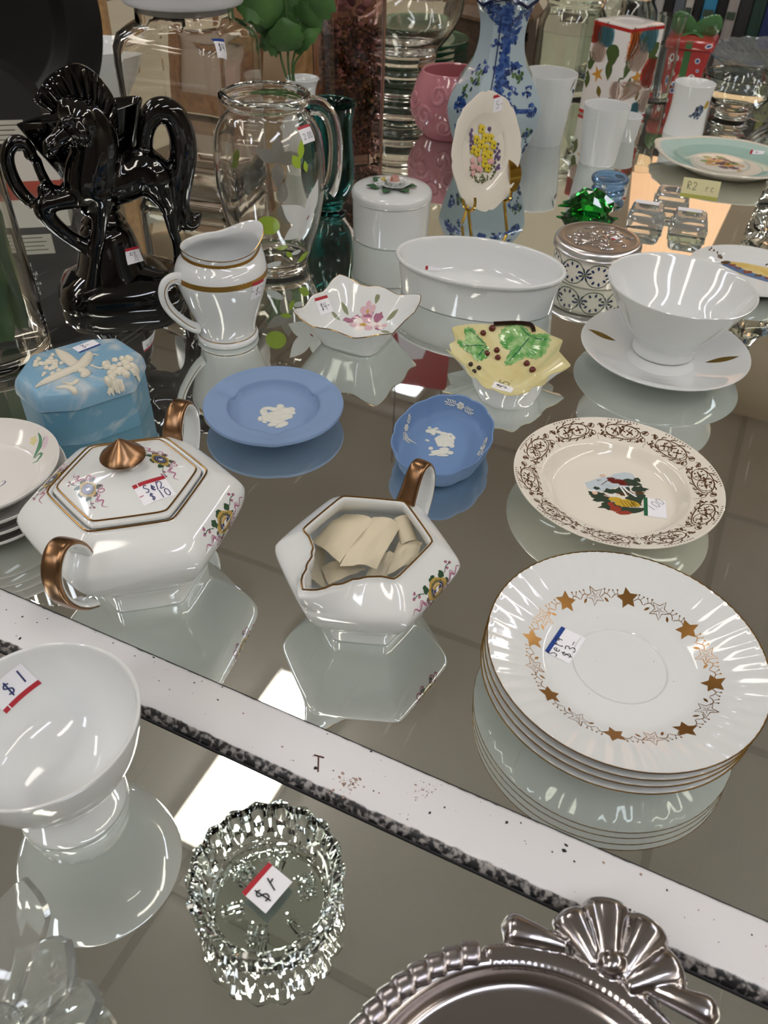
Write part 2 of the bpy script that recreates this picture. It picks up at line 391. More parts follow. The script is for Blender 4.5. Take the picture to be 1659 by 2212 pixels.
for x, y, q in ((-1.9, .3, 0), (-2.0, 1.5, 1), (-2.5, 2.7, 0), (2.1, .6, 0), (2.2, 1.7, 1), (2.7, 2.9, 0), (.62, -.75, 1), (-.52, -.75, 0), (1.7, -.6, 0), (-1.6, -1.4, 1), (-2.8, -1.6, 0), (2.9, -2.0, 0)):  # unseen; side ones added to brighten the back, front pair follows highlights on china
    s = (V((x, y, 0))-O2).dot(E2); t = (V((x, y, 0))-O2).dot(N2)
    fixture(s, t, .16, 1.22, OUT, q)
# ------------------------------------------------------------------ display table, mirrors, white rail
tb = tn(.15, .75, ZF); TB = thing('display_table', 'long display table that carries the mirror panels', 'table', tb, ROT)
tm = mat('table_board', '4a4038', .6)
def tbox(s0, t0, z0, s1, t1, z1):
    g = G(); g.box((s0-.15, t0-.75, z0-ZF), (s1-.15, t1-.75, z1-ZF)); return g
obj('tabletop', tbox(-1.35, -.62, -.034, 1.65, 2.02, -.0046), tm, TB)
for s, t in ((-1.25, -.52), (1.55, -.52), (-1.25, 1.92), (1.55, 1.92)): obj('leg', tbox(s-.035, t-.035, ZF+.001, s+.035, t+.035, -.0345), tm, TB)
def mirror_mat():
    m = bpy.data.materials.new('mirror_glass'); m.use_nodes = True; nt = m.node_tree; N = nt.nodes; L = nt.links
    b = N['Principled BSDF']; b.inputs['Metallic'].default_value = 1; b.inputs['Base Color'].default_value = (.82, .865, .83, 1); b.inputs['Roughness'].default_value = .012
    rg = N.new('ShaderNodeBsdfGlossy'); rg.inputs['Color'].default_value = (.80, .79, .74, 1); rg.inputs['Roughness'].default_value = .32
    mx0 = N.new('ShaderNodeMixShader'); mx0.inputs[0].default_value = .06
    df = N.new('ShaderNodeBsdfDiffuse'); df.inputs['Color'].default_value = (.62, .60, .55, 1)
    tc = N.new('ShaderNodeTexCoord')
    def nz(scale, det, lo, hi, vec=None):
        n = N.new('ShaderNodeTexNoise'); n.inputs['Scale'].default_value = scale; n.inputs['Detail'].default_value = det
        L.new(vec or tc.outputs['Object'], n.inputs['Vector'])
        r = N.new('ShaderNodeMapRange'); r.inputs['From Min'].default_value = lo; r.inputs['From Max'].default_value = hi
        L.new(n.outputs['Fac'], r.inputs['Value']); return r.outputs['Result']
    film = nz(9, 5, .35, .75); speck = nz(900, 1, .74, .80); patch = nz(14, 3, .42, .62)
    def mth(op, a, bb):
        q = N.new('ShaderNodeMath'); q.operation = op
        for i, x in enumerate((a, bb)):
            if isinstance(x, (int, float)): q.inputs[i].default_value = x
            else: L.new(x, q.inputs[i])
        return q.outputs[0]
    # fine scratches: thin lines of a stretched noise
    sc = []
    for ang, st in ((.5, 9), (1.3, 14), (-.6, 11)):
        mp = N.new('ShaderNodeMapping'); mp.inputs['Rotation'].default_value = (0, 0, ang); mp.inputs['Scale'].default_value = (260, st, 1)
        L.new(tc.outputs['Object'], mp.inputs['Vector']); sc.append(nz(1.0, 0, .80, .84, mp.outputs['Vector']))
    scr = mth('MAXIMUM', sc[0], mth('MAXIMUM', sc[1], sc[2]))
    f = mth('ADD', mth('MULTIPLY', film, .07), mth('MULTIPLY', mth('MULTIPLY', speck, patch), .35)); f = mth('ADD', f, mth('MULTIPLY', scr, .11)); f = mth('MINIMUM', f, .8)
    mx = N.new('ShaderNodeMixShader'); out = N['Material Output']
    L.new(b.outputs[0], mx0.inputs[1]); L.new(rg.outputs[0], mx0.inputs[2])
    L.new(f, mx.inputs[0]); L.new(mx0.outputs[0], mx.inputs[1]); L.new(df.outputs[0], mx.inputs[2]); L.new(mx.outputs[0], out.inputs['Surface'])
    return m
MIR = mirror_mat(); medge = mat('mirror_edge', '2c322e', .3)
def mirror(s0, t0, s1, t1, label):
    c = tn((s0+s1)/2, (t0+t1)/2, 0); T = thing('mirror_panel', label, 'mirror', c, ROT, 'mirror panels')
    a, b = (s1-s0)/2, (t1-t0)/2
    g = G(); g.add([(-a, -b, 0), (a, -b, 0), (a, b, 0), (-a, b, 0)], [(0, 1, 2, 3)]); g.box((-a, -b, -.0044), (a, b, -.0002), 1)
    obj('mirror_plate', g, [MIR, medge], T)
mirror(-1.3, .0004, 1.6, 1.98, 'large mirror panel under the china above the white rail')
mirror(-1.3, -.58, 1.6, -.0404, 'mirror panel below the white rail under crystal ashtray and tray')
# white rail: flat top, worn round front lip
wm = mat('worn_white_paint', 'dcdbdd', .4)
def worn(m, lo, hi, col, axis_bias):
    nt = m.node_tree; N = nt.nodes; L = nt.links; b = N['Principled BSDF']; tc = N.new('ShaderNodeTexCoord')
    sx = N.new('ShaderNodeSeparateXYZ'); L.new(tc.outputs['Object'], sx.inputs[0])
    n = N.new('ShaderNodeTexNoise'); n.inputs['Scale'].default_value = 130; n.inputs['Detail'].default_value = 6; L.new(tc.outputs['Object'], n.inputs['Vector'])
    n2 = N.new('ShaderNodeTexNoise'); n2.inputs['Scale'].default_value = 34; n2.inputs['Detail'].default_value = 4; L.new(tc.outputs['Object'], n2.inputs['Vector'])
    # wear grows towards the front lip (local -y) and is slight at the back edge
    r = N.new('ShaderNodeMapRange'); r.inputs['From Min'].default_value = -.0122; r.inputs['From Max'].default_value = -.0152; r.inputs['To Max'].default_value = .55
    L.new(sx.outputs['Y'], r.inputs['Value'])
    r2 = N.new('ShaderNodeMapRange'); r2.inputs['From Min'].default_value = .0150; r2.inputs['From Max'].default_value = .0180; r2.inputs['To Max'].default_value = .35; L.new(sx.outputs['Y'], r2.inputs['Value'])
    def M(op, a, c):
        q = N.new('ShaderNodeMath'); q.operation = op
        for i, x in enumerate((a, c)):
            if isinstance(x, (int, float)): q.inputs[i].default_value = x
            else: L.new(x, q.inputs[i])
        return q.outputs[0]
    t = M('ADD', M('ADD', r.outputs[0], r2.outputs[0]), M('ADD', M('MULTIPLY', n.outputs['Fac'], .55), M('MULTIPLY', n2.outputs['Fac'], .22)))
    k = N.new('ShaderNodeMapRange'); k.inputs['From Min'].default_value = .64; k.inputs['From Max'].default_value = .78; L.new(t, k.inputs['Value'])
    n3 = N.new('ShaderNodeTexNoise'); n3.inputs['Scale'].default_value = 300; n3.inputs['Detail'].default_value = 5; L.new(tc.outputs['Object'], n3.inputs['Vector'])
    rr = N.new('ShaderNodeValToRGB'); rr.color_ramp.elements[0].position = .46; rr.color_ramp.elements[1].position = .62
    rr.color_ramp.elements[0].color = (.010, .010, .012, 1); rr.color_ramp.elements[1].color = (.30, .28, .27, 1); L.new(n3.outputs['Fac'], rr.inputs[0])
    mx = N.new('ShaderNodeMix'); mx.data_type = 'RGBA'; mx.inputs[6].default_value = b.inputs['Base Color'].default_value
    L.new(k.outputs[0], mx.inputs[0]); L.new(rr.outputs[0], mx.inputs[7]); L.new(mx.outputs[2], b.inputs['Base Color'])
worn(wm, 0, 0, 0, 0)
c = tn(.15, -.0203, 0); RA = thing('white_rail', 'worn white painted wooden rail dividing the two mirror panels', 'rail', c, ROT)
sec = [(.0184, -.003), (.0186, .0028), (.0172, .0046), (.0155, .0050), (-.0110, .0050), (-.0135, .0047), (-.0152, .0038), (-.0168, .0022), (-.0182, .0004), (-.0186, -.003)]
g = G(); g.rings([[(x, y, z) for y, z in sec] for x in [-1.45+.02*i for i in range(146)]], 0, True, True); obj('painted_board', g, wm, RA, 50)
# dark seams either side of the rail
sm = mat('seam_dark', '16161a', .7)
g = G(); g.box((-1.45, .0187, -.0044), (1.45, .0202, .0010)); obj('dark_seam', g, sm, RA)
g = G(); g.box((-1.45, -.0196, -.0044), (1.45, -.0187, .0008)); obj('dark_seam', g, sm, RA)
# rust marks, painted T mark and chips on the rail
bv = G(); bv.rings([[(x, y, z) for y, z in sec] for x in (-1.4, 1.4)], 0); bv = bv.bvh()
def rl(px, py): q = mw(RA).inverted() @ at(px, py, .005); return q.x, q.y
D = Dec(bv, flat(.2), .0001); D.mx = .02
a, b, c_, e_ = rl(678, 1631), rl(700, 1637), rl(688, 1635), rl(687, 1668)
D.stroke([a, b], .0011, 0); D.stroke([c_, e_], .0009, 0); D.build('painted_letter', [mat('dark_rust', '4a221c', .6)], RA); D = Dec(bv, flat(.2), .0001); D.mx = .02; rnd = random.Random(4)
for i in range(46):
    u, v = rl(752+rnd.gauss(0, 16), 1692+rnd.gauss(0, 11)); D.blob(u, v, rnd.uniform(.0002, .0009), jag=.5, n=7, mi=1, seed=i)
for i in range(30):
    u, v = rl(910+rnd.gauss(0, 12), 1710+rnd.gauss(0, 10)); D.blob(u, v, rnd.uniform(.0002, .0005), jag=.5, n=7, mi=1, seed=i)
for i in range(150):
    u, v = rnd.uniform(-.5, .45), rnd.uniform(-.012, .017); D.blob(u, v, abs(rnd.gauss(0, .00035))+.0001, jag=.5, n=6, mi=rnd.choice((2, 2, 1)), seed=i)
for px, py, r in ((1222, 1826, .0011), (1218, 1838, .0014), (720, 1665, .0006), (880, 1770, .0005), (332, 1420, .0009), (420, 1475, .0006), (471, 1512, .0007), (80, 1345, .0005)):
    u, v = rl(px, py); D.blob(u, v, r, r*.7, mi=2, jag=.4, n=8)
D.build('paint_marks', [mat('dark_rust', '4a221c', .6), mat('faint_rust', '9c8478', .7), mat('black_chip', '1c1a1c', .6)], RA)['kind'] = 'stuff'
# ------------------------------------------------------------------ white footed bowl, front left
T = thing('footed_bowl', 'white china footed bowl with a red-striped one dollar price sticker, front left', 'bowl', (-.158, .2141, 0))
g = G(); pr_ = spl([(.0245, .0012), (.0262, 0), (.0276, .0012), (.0272, .007), (.0252, .016), (.0243, .021), (.0268, .0245), (.0335, .034), (.0405, .048), (.0447, .063), (.0464, .0732)], 4)
pr_ += [(.0463, .0738), (.0457, .0741), (.0450, .0737)] + spl([(.0446, .073), (.0428, .062), (.0385, .048), (.031, .0355), (.021, .0285), (.010, .0262), (.002, .026)], 4)
g.lathe(pr_, 96); obj('bowl_body', g, china, T)
sticker(T, g.bvh(), None, (42, 1433), (92, 1474), (15, 1540), 'bottom', redp, [('$', .30, .30, .5, .0), ('1', .66, .38, .5, -.1)], .0009, inkb, True)
# ------------------------------------------------------------------ crystal ashtray
T = thing('crystal_ashtray', 'round cut-glass ashtray with scalloped rim and one dollar sticker inside', 'ashtray', (-.0475, .166, .0002), .1)
def tri(a, n): x = (a*n/(2*pi)) % 1; return abs(2*x-1)*2-1
NS = 18
def crys(a, r, z, k):
    t0 = tri(a, NS); t1 = tri(a+pi/NS, NS); t2 = tri(a, NS*2)
    return {1: (r+.0004*t2, z), 2: (r+.0012*t1, z), 3: (r+.0011*t0, z), 4: (r+.0012*t1, z), 5: (r+.0010*t0, z+.0007*t0), 6: (r+.0006*t0, z+.0013*t0), 7: (r-.0006*t0, z+.0008*t0), 8: (r+.0008*t1, z+.0004*t1), 9: (r, z)}.get(k, (r, z))
pc = [(.0290, 0), (.0322, .0012), (.0338, .0062), (.0350, .0115), (.0352, .0172), (.0358, .0232), (.0362, .0285), (.0345, .0292), (.0328, .0268), (.0308, .0225), (.0300, .0180), (.0287, .0120), (.0275, .0088), (.0264, .0074)]
g = G(); g.lathe(pc, NS*8, crys, c1=False)
# floor with moulded grooves
def floorz(x, y):
    z = .0068
    for q in range(6):
        a = q*pi/3+.25
        for o in (-.0034, 0, .0034):
            u = x*cos(a)+y*sin(a); v = -x*sin(a)+y*cos(a)-o
            if .0135 < u < .0230 and q % 2 == 0: z -= .0016*max(0, 1-(v/.0011)**2)*min(1, (u-.0135)/.0015, (.0230-u)/.0015)
            if .0125 < u < .0235 and q % 2 == 1 and o == 0: z -= .0016*max(0, 1-(v/.0014)**2)*min(1, (u-.0125)/.0015, (.0235-u)/.0015)
    return z
n = NS*8; g2 = [[(r*cos(2*pi*i/n), r*sin(2*pi*i/n), floorz(r*cos(2*pi*i/n), r*sin(2*pi*i/n))) for i in range(n)] for r in [.0264-.0008*k for k in range(32)]]
g.rings(g2, 0, False, True); o = obj('glass_body', g, glassg, T, 14)
st = G(); st.lathe([(.024, .0075), (.0, .0075)], 24, c0=False, c1=False)
sticker(T, st.bvh(), (578, 1860), (629, 1905), (577, 1975), (524, 1932), 'left', redp, [], .0008)
D = Dec(st.bvh(), frame(T, st.bvh(), (575, 1925), (588, 1903)), .0009); D.text('$', -.0052, -.0040, .0082, .0007, 0); D.text('/', .0006, -.0034, .0070, .0007, 0, rot=-.25); D.text('-', .0032, -.0030, .0062, .0007, 0); D.build('price_writing', [ink], T)
# ------------------------------------------------------------------ polished metal tray with shell handle
tray_m = mat('polished_pewter', 'b2adae', .18, 1.0, bump=(25, .04, .004)); tray_d = mat('pewter_relief', 'a8a2a4', .27, 1.0)
tc_ = V((.0660, .0585, 0)); RO = .0872
T = thing('metal_tray', 'polished pewter tray with rope border and shell handle, front right', 'tray', tc_)
g = G(); g.lathe(spl([(.001, .0062), (.040, .0062), (.0445, .0066), (.0475, .0095), (.0500, .0128), (.0525, .0136), (.0640, .0140), (.0695, .0146), (.0730, .0175), (.0755, .0210), (.0775, .0222)], 5)+[(.0820, .0222), (.0825, .0205), (.078, .0165), (.073, .0125), (.052, .0098), (.045, .0035), (.040, .0015), (.03, 0), (.001, 0)], 128); obj('dish', g, tray_m, T, 60)
import itertools
sh0, sh1 = radians(14), radians(97)                   # arc taken by the shell
na = 64; k = 0
for i in range(na):
    a0 = 2*pi*i/na; a1 = a0+2*pi/na
    if sh0-.05 < (a0+a1)/2 < sh1+.03: continue
    if not (sh1 < a0 < radians(260)) and not (a0 > radians(300) or a0 < sh0): continue
    g = G(); pts = []; rs_ = []
    for j in range(7):
        u = j/6; a = a0+.0015+(a1-a0-.003)*u; sk = .0014*(u-.5)
        pts.append(((.0822+sk)*cos(a), (.0822+sk)*sin(a), .0218)); rs_.append(.0047*(.86+.14*min(1, sin(pi*u)*2.2)))
    g.tube(pts, rs_, 10, up=(0, 0, 1), sec=lambda i_, a_: (cos(a_)*1.12, sin(a_)*.72)); obj('rope_twist', g, tray_d, T, 60)
g = G()
def lobe(g, px, py, bx, by, wd, h, z0=.0205):          # shell lobe: outer tip pixel, root pixel
    a, b = at(px, py, .026)-tc_, at(bx, by, .024)-tc_; a.z = b.z = 0; L = (a-b).length; u = (a-b)/L; R = []
    Mx = Matrix((u, V((-u.y, u.x, 0)), V((0, 0, 1)))).transposed()
    for i in range(15):
        t = i/14; x = L*t; w_ = wd*(.42+.58*t)*(1 if t < .78 else sqrt(max(.02, 1-((t-.78)/.225)**2))); hh = h*(.62+.38*sin(pi*min(1, t*.72)))*(1 if t < .8 else sqrt(max(.03, 1-((t-.8)/.205)**2)))
        R.append([b+Mx @ V((x, w_*cos(q), 0))+V((0, 0, z0+hh*(sin(q) if sin(q) > 0 else .35*sin(q)))) for q in [2*pi*k/20 for k in range(20)]])
    g.rings(R, 0)
lobe(g, 1086, 1990, 1225, 2040, .0085, .0066); lobe(g, 1222, 1955, 1292, 2080, .0105, .0074); lobe(g, 1312, 1929, 1318, 2098, .0125, .0088)
lobe(g, 1416, 1980, 1340, 2108, .0118, .0080); lobe(g, 1478, 2076, 1352, 2125, .0108, .0074); lobe(g, 1562, 2188, 1400, 2125, .0078, .0066)
q = at(1322, 2080, .024)-tc_; g.ball((q.x, q.y, .0225), (.0075, .0060, .0062), 18)
for i in range(40): a = sh0+(sh1-sh0)*i/39; g.ball((.0800*cos(a), .0800*sin(a), .0195), (.0058, .0058, .0034), 12)
o = fuse(obj('shell_handle', g, tray_m, T), .0007, 2)
# ------------------------------------------------------------------ glass dish with pointed petals, front left corner
pc = at(-30, 2235, .012); T = thing('glass_petal_dish', 'clear pressed-glass dish with pointed petal rim, lower left corner', 'dish', (pc.x, pc.y, .0002))
g = G(); g.lathe([(.012, 0), (.0135, .001), (.014, .006), (.0135, .0078), (.001, .0078)], 40); obj('dish_base', g, pressed, T)
def petal(tip_px, tip_z, wd, rot=0):
    tip = at(*tip_px, tip_z)-V((pc.x, pc.y, 0)); a = atan2(tip.y, tip.x)+rot; R = math.hypot(tip.x, tip.y)
    g = G(); ca, sa = cos(a), sin(a)
    def fn(u, v):                                      # u along, v across
        w_ = wd*(.34+.66*min(1, u/.72)) if u < .72 else wd*(1-((u-.72)/.28)**1.7*.94)
        y = (v-.5)*2*w_; x = .009+(R-.009)*u; z = .006+(tip_z-.006)*u**1.35 - .0035*(1-abs(2*v-1))*sin(pi*min(1, u*1.05))
        return (x*ca-y*sa, x*sa+y*ca, z)
    g.sheet(fn, 18, 12, 0, .0046); obj('petal', g, pressed, T, 25)
for tp, z, wd in (((47, 1903), .036, .0125), ((137, 2040), .034, .0130), ((205, 2163), .026, .0125)): petal(tp, z, wd)
pa = [atan2(*((at(*tp, z)-V((pc.x, pc.y, 0))).yx)) for tp, z in (((47, 1903), .036), ((205, 2163), .028))]
for k in range(1, 6):
    a = pa[0]+k*radians(48)
    q = V((pc.x+.036*cos(a), pc.y+.036*sin(a), .032)); d = q-CAM
    fw = d.dot(FW); petal((CX+FPX*d.dot(RT)/fw, CY-FPX*d.dot(UP)/fw), .032, .0100)
# ------------------------------------------------------------------ hexagonal sugar bowl and creamer
def hexrho(phi, R, rnd, ph0):
    dl = (math.degrees(phi)-ph0+30) % 60-30
    p = R*cos(pi/6)/cos(radians(30-abs(dl)))
    return p*(1-rnd)+R*.93*rnd - R*.012*max(0, 1-abs(dl)/5)
def hexring(R, z, rnd, ph0, n=96, f=None):
    out = []
    for i in range(n):
        a = 2*pi*(i+.5)/n; r = hexrho(a, R, rnd, ph0)
        if f: r, zz = f(math.degrees(a), r, z)
        else: zz = z
        out.append((r*cos(a), r*sin(a), zz))
    return out
def medallion(D, s):
    """ochre cartouche with navy cameo, clover leaves and pink ribbons; x runs along the ribbon"""
    D.mx = .003
    for sx in (-1, 1):
        w_ = [(sx*.0085*s, .0005*s), (sx*.0125*s, .0032*s), (sx*.0155*s, -.0008*s), (sx*.0190*s, .0022*s), (sx*.0225*s, -.0012*s), (sx*.0262*s, .0014*s)]
        D.stroke(w_, .0012*s, 0, True, 6); D.stroke([(x, y-.0016*s) for x, y in w_[:4]], .0007*s, 0, True, 6)
        D.ringe(sx*.0100*s, .0062*s, .0026*s, .0018*s, sx*.7, .0009*s, 0, 12); D.ringe(sx*.0062*s, .0078*s, .0022*s, .0016*s, -sx*.6, .0008*s, 0, 12)
        D.stroke([(sx*.011*s, -.004*s), (sx*.015*s, -.0062*s), (sx*.019*s, -.0058*s)], .0005*s, 1, False, 5)
        for x, y in ((.0195, -.0060), (.0170, -.0080), (.0152, -.0048)): D.blob(sx*x*s, y*s, .0011*s, .0009*s, mi=0, n=9); D.blob(sx*(x-.0008)*s, (y-.0006)*s, .0005*s, mi=1, n=6)
        D.blob(sx*.0082*s, -.0048*s, .0024*s, jag=.3, mi=1, n=12, seed=3); D.blob(sx*.0096*s, .0010*s, .0022*s, jag=.3, mi=1, n=12, seed=5)
        D.blob(sx*.0048*s, .0068*s, .0022*s, jag=.3, mi=1, n=12, seed=8)
    D.blob(0, -.0066*s, .0032*s, .0018*s, jag=.25, mi=1, n=14, seed=2)
    D.off += .00006; P = []
    for k in range(24):
        a = 2*pi*k/24; r = 1+.20*max(0, cos(4*a))-.06*cos(8*a); P.append((.0084*s*r*cos(a), .0060*s*r*sin(a)))
    D.poly(P, 2); D.off += .00005; D.ringe(0, 0, .0062*s, .0047*s, 0, .0005*s, 1)
    for k in range(10): a = 2*pi*k/10; D.blob(.0068*s*cos(a), .0051*s*sin(a), .00035*s, mi=1, n=5)
    D.blob(0, 0, .0056*s, .0042*s, mi=3, n=20); D.off += .00005
    D.ringe(0, 0, .0042*s, .0029*s, 0, .00022*s, 4)
    D.blob(.0006*s, .0002*s, .0013*s, .0015*s, jag=.15, mi=4, n=12); D.poly([(-.002*s, -.0010*s), (.0, -.0014*s), (.0016*s, -.0006*s), (.0004*s, .0006*s)], 4); D.blob(.0016*s, .0008*s, .0008*s, .0006*s, mi=4, n=8)
    return D
PM = [pink_p, green_p, yell_p, navy_p, white_p]
def handle(T, ph, pts, wd, th, name='handle'):
    """strap handle: pts are (radius, height) in the vertical plane at angle ph"""
    P = [(r*cos(ph), r*sin(ph), z) for r, z in spl(pts, 6)]; N = len(P)
    def sec(i, a):
        c, s_ = cos(a), sin(a); k = 1+.25*(abs(2*i/(N-1)-1)**3)
        return (math.copysign(abs(c)**.55, c)*wd*k, math.copysign(abs(s_)**.7, s_)*th)
    g = G(); g.tube(P, 1.0, 20, lambda k, i: 0 if 0 <= i < 10 else 1, sec, up=(0, 0, 1)); return obj(name, g, [lustre, china_warm], T, 50)
SC = (-.160, .384)
T = thing('sugar_bowl', 'hexagonal white sugar bowl with gilt handles, lid and pink ribbon print', 'sugar bowl', (*SC, 0)); SG = T
sp = spl([(0, .0398), (.0006, .0408), (.006, .0408), (.013, .0411), (.0180, .0432), (.0255, .0508), (.0360, .0612), (.0475, .0692), (.0570, .0724), (.0635, .0712), (.0700, .0652), (.0752, .0565), (.0785, .0500)], 4)
g = G(); R_ = [hexring(r, z, .10+.22*max(0, 1-abs(z-.052)/.03)*0, 76) for z, r in sp]
R_ += [hexring(r, z, .08, 76) for r, z in ((.0496, .0795), (.0485, .0797), (.0472, .0790), (.0462, .0770), (.0460, .0740))]
g.rings(R_, 0, True, True); obj('bowl_body', g, china_warm, T, 70); bd = g.bvh()
g = G(); g.tube(hexring(.0492, .0797, .06, 76), .00062, 8, closed=True); obj('gold_rim', g, rimgold, T)
h0 = [(.0575, .0720), (.0600, .0800), (.0670, .0880), (.0745, .0900), (.0815, .0850), (.0855, .0750), (.0845, .0620), (.0790, .0500), (.0715, .0410), (.0640, .0355)]
handle(T, radians(76), h0, .0062, .0026); handle(T, radians(-104), h0, .0062, .0026)
L_ = G(); lp = [(.0452, .0782, .06), (.0458, .0800, .06), (.0450, .0812, .06), (.0440, .0812, .06), (.0430, .0822, .06), (.0415, .0830, .08), (.034, .0852, .15), (.026, .0876, .3), (.018, .0898, .6), (.011, .0918, .9), (.0078, .0940, 1), (.0070, .0962, 1)]
L_.rings([hexring(r, z, q, 76) for r, z, q in lp], 0, True, True); LID = obj('lid', L_, china_warm, T, 60); lb = L_.bvh()
g = G(); g.tube(hexring(.0428, .0824, .06, 76), .0006, 8, closed=True); obj('gold_lid_line', g, rimgold, LID)
g = G(); g.lathe([(.0060, .0955), (.0095, .0966), (.0128, .0982), (.0138, .0996), (.0130, .1010), (.0100, .1038), (.0065, .1070), (.0034, .1098), (.0014, .1114), (.0004, .1122)], 40); obj('knob', g, lustre, LID, 50)
for c, xd, s, bv_ in (((190, 1057), (225, 1092), .80, lb), ((346, 993), (380, 1024), .80, lb)):
    D = Dec(lb, frame(T, lb, c, xd), .00012); medallion(D, s).build('floral_print', PM, LID)
def side_print(T, bd, cs, dx, s):                      # first of the points that lies on the body
    for c in cs:
        if hit(T, bd, *c)[0] is not None:
            try: D = Dec(bd, frame(T, bd, c, (c[0]+dx[0], c[1]+dx[1])), .00012); medallion(D, s).build('floral_print', PM, T); return
            except Exception: pass
    print('medallion miss', T.name, cs)
side_print(T, bd, ((487, 1128),), (-25, 37), 1.05); side_print(T, bd, ((112, 1036), (106, 1042), (100, 1048), (94, 1052), (88, 1058)), (-17, 24), .95)
sticker(T, lb, (285, 1052), (352, 1027), (382, 1070), (312, 1093), 'top', redp, [('Se', .22, .46, .34), ('t', .42, .46, .3), ('/', .53, .42, .40), ('2', .66, .46, .34), ('$', .26, .06, .32), ('1', .52, .04, .36), ('0', .72, .06, .34)], .0006, inkb, True, parent=LID)
# ---- creamer
CC = (-.0095, .357)
T = thing('creamer', 'hexagonal white creamer with gilt handle, pink ribbon print and felt inside', 'creamer', (*CC, 0)); CRM = T
SPT = [(-180, .0400), (-120, .0400), (-62, .0405), (-50, .0380), (-38, .0384), (-26, .0420), (-14, .0500), (-6, .0580), (0, .0612), (6, .0580), (14, .0500), (26, .0420), (38, .0384), (50, .0380), (62, .0405), (120, .0400), (180, .0400)]
def spout(k):
    def f(a, r, z):
        d = (a+124.5+180) % 360-180
        if abs(d) < 60:
            for (a0, r0), (a1, r1) in zip(SPT, SPT[1:]):
                if a0 <= d <= a1: t = (d-a0)/(a1-a0); t = t*t*(3-2*t); q = r0+(r1-r0)*t; break
            r = r+(q*r/.040*1.0-r)*k if k else r
            z = z+.0030*k*max(0, 1-abs(d)/20)-.0012*k*max(0, 1-abs(abs(d)-36)/22)
        return r, z
    return f
ph = 56
cp = spl([(0, .0328), (.0006, .0338), (.005, .0340), (.0105, .0344), (.0145, .0368), (.021, .0440), (.030, .0515), (.0400, .0574), (.0475, .0596), (.0525, .0580), (.0575, .0525), (.0615, .0468), (.0645, .0424), (.0660, .0412)], 4)
g = G(); R_ = []
for z, r in cp: R_.append(hexring(r, z, .10, ph, 120, spout(max(0, min(1, (z-.050)/.014))**1.5*1.0)))
for r, z, k in ((.0408, .0668, 1), (.0398, .0670, 1), (.0388, .0664, 1), (.0384, .0640, 1), (.0395, .0590, .75), (.0440, .0520, .30), (.0520, .0430, 0), (.0500, .0330, 0), (.0420, .022, 0), (.0300, .014, 0), (.012, .0125, 0)): R_.append(hexring(r, z, .10, ph, 120, spout(k)))
g.rings(R_, 0, True, True); obj('jug_body', g, china_warm, T, 75); bd = g.bvh()
rim = hexring(.0403, .0671, .06, ph, 120, spout(1))
g = G(); g.tube(rim, .0006, 8, closed=True); obj('gold_rim', g, rimgold, T)
handle(T, radians(57), [(.0425, .0640), (.0460, .0705), (.0510, .0800), (.0560, .0850), (.0625, .0835), (.0675, .0750), (.0690, .0640), (.0670, .0530), (.0620, .0430), (.0570, .0365)], .0056, .0023)
side_print(T, bd, ((945, 1272),), (-30, 32), 1.0); side_print(T, bd, ((652, 1118), (648, 1126), (642, 1132), (634, 1140)), (-20, 18), .85)
# ---- felt folded into the creamer
felt = mat('beige_felt', 'd6cbb0', .95, bump=(700, .35, .0006))
F = thing('felt_cloth', 'crumpled beige felt strips stuffed inside the hexagonal creamer', 'cloth', (*CC, .0125))
def px_l(px, py, z): q = at(px, py, z)-V((*CC, .0125)); return q
def strip(corners, sag, name='felt_fold', thick=.0012, crease=0, seed=0):
    (a, b, c, d_) = [px_l(*q) for q in corners]; g = G(); a, b, c, d_ = [V((q.x*.94, q.y*.94, q.z-.001)) for q in (a, b, c, d_)]
    def fn(u, v):
        p = a*(1-u)*(1-v)+b*u*(1-v)+c*u*v+d_*(1-u)*v
        nz = noise.noise(V((u*2.2+seed, v*2.6, seed)))*.0022+noise.noise(V((u*7+seed, v*7, 3)))*.0006
        return p+V((0, 0, sag*(sin(pi*u)*.6+sin(pi*v)*.4)+nz))
    g.sheet(fn, 16, 14, 0, thick); obj(name, g, felt, F, 60)
strip([(665, 1165, .046), (730, 1215, .052), (812, 1115, .058), (742, 1100, .050)], .004, seed=1)
strip([(730, 1222, .052), (815, 1228, .046), (872, 1130, .055), (806, 1108, .057)], .004, seed=2)
strip([(684, 1222, .034), (705, 1262, .030), (790, 1228, .038), (745, 1200, .042)], .002, seed=3)
strip([(780, 1262, .026), (832, 1262, .030), (862, 1190, .046), (815, 1200, .044)], .004, seed=4)
strip([(838, 1240, .038), (905, 1218, .042), (920, 1165, .050), (868, 1160, .048)], .004, seed=5)
strip([(660, 1250, .034), (700, 1268, .026), (695, 1180, .036), (664, 1180, .042)], .001, seed=6)
g = G()                                              # a curled end at the right
def fn(u, v):
    a = -.6+u*4.2; r = .0070-.0028*u; p = px_l(872, 1148, .050); ax = (px_l(888, 1185, .046)-px_l(868, 1128, .054)).normalized(); X = V((1, 0, 0)); X = (X-ax*X.dot(ax)).normalized(); Y = ax.cross(X)
    return p+ax*((v-.5)*.018)+X*r*cos(a)+Y*r*sin(a)
g.sheet(fn, 20, 8, 0, .0011); obj('felt_fold', g, felt, F, 60)
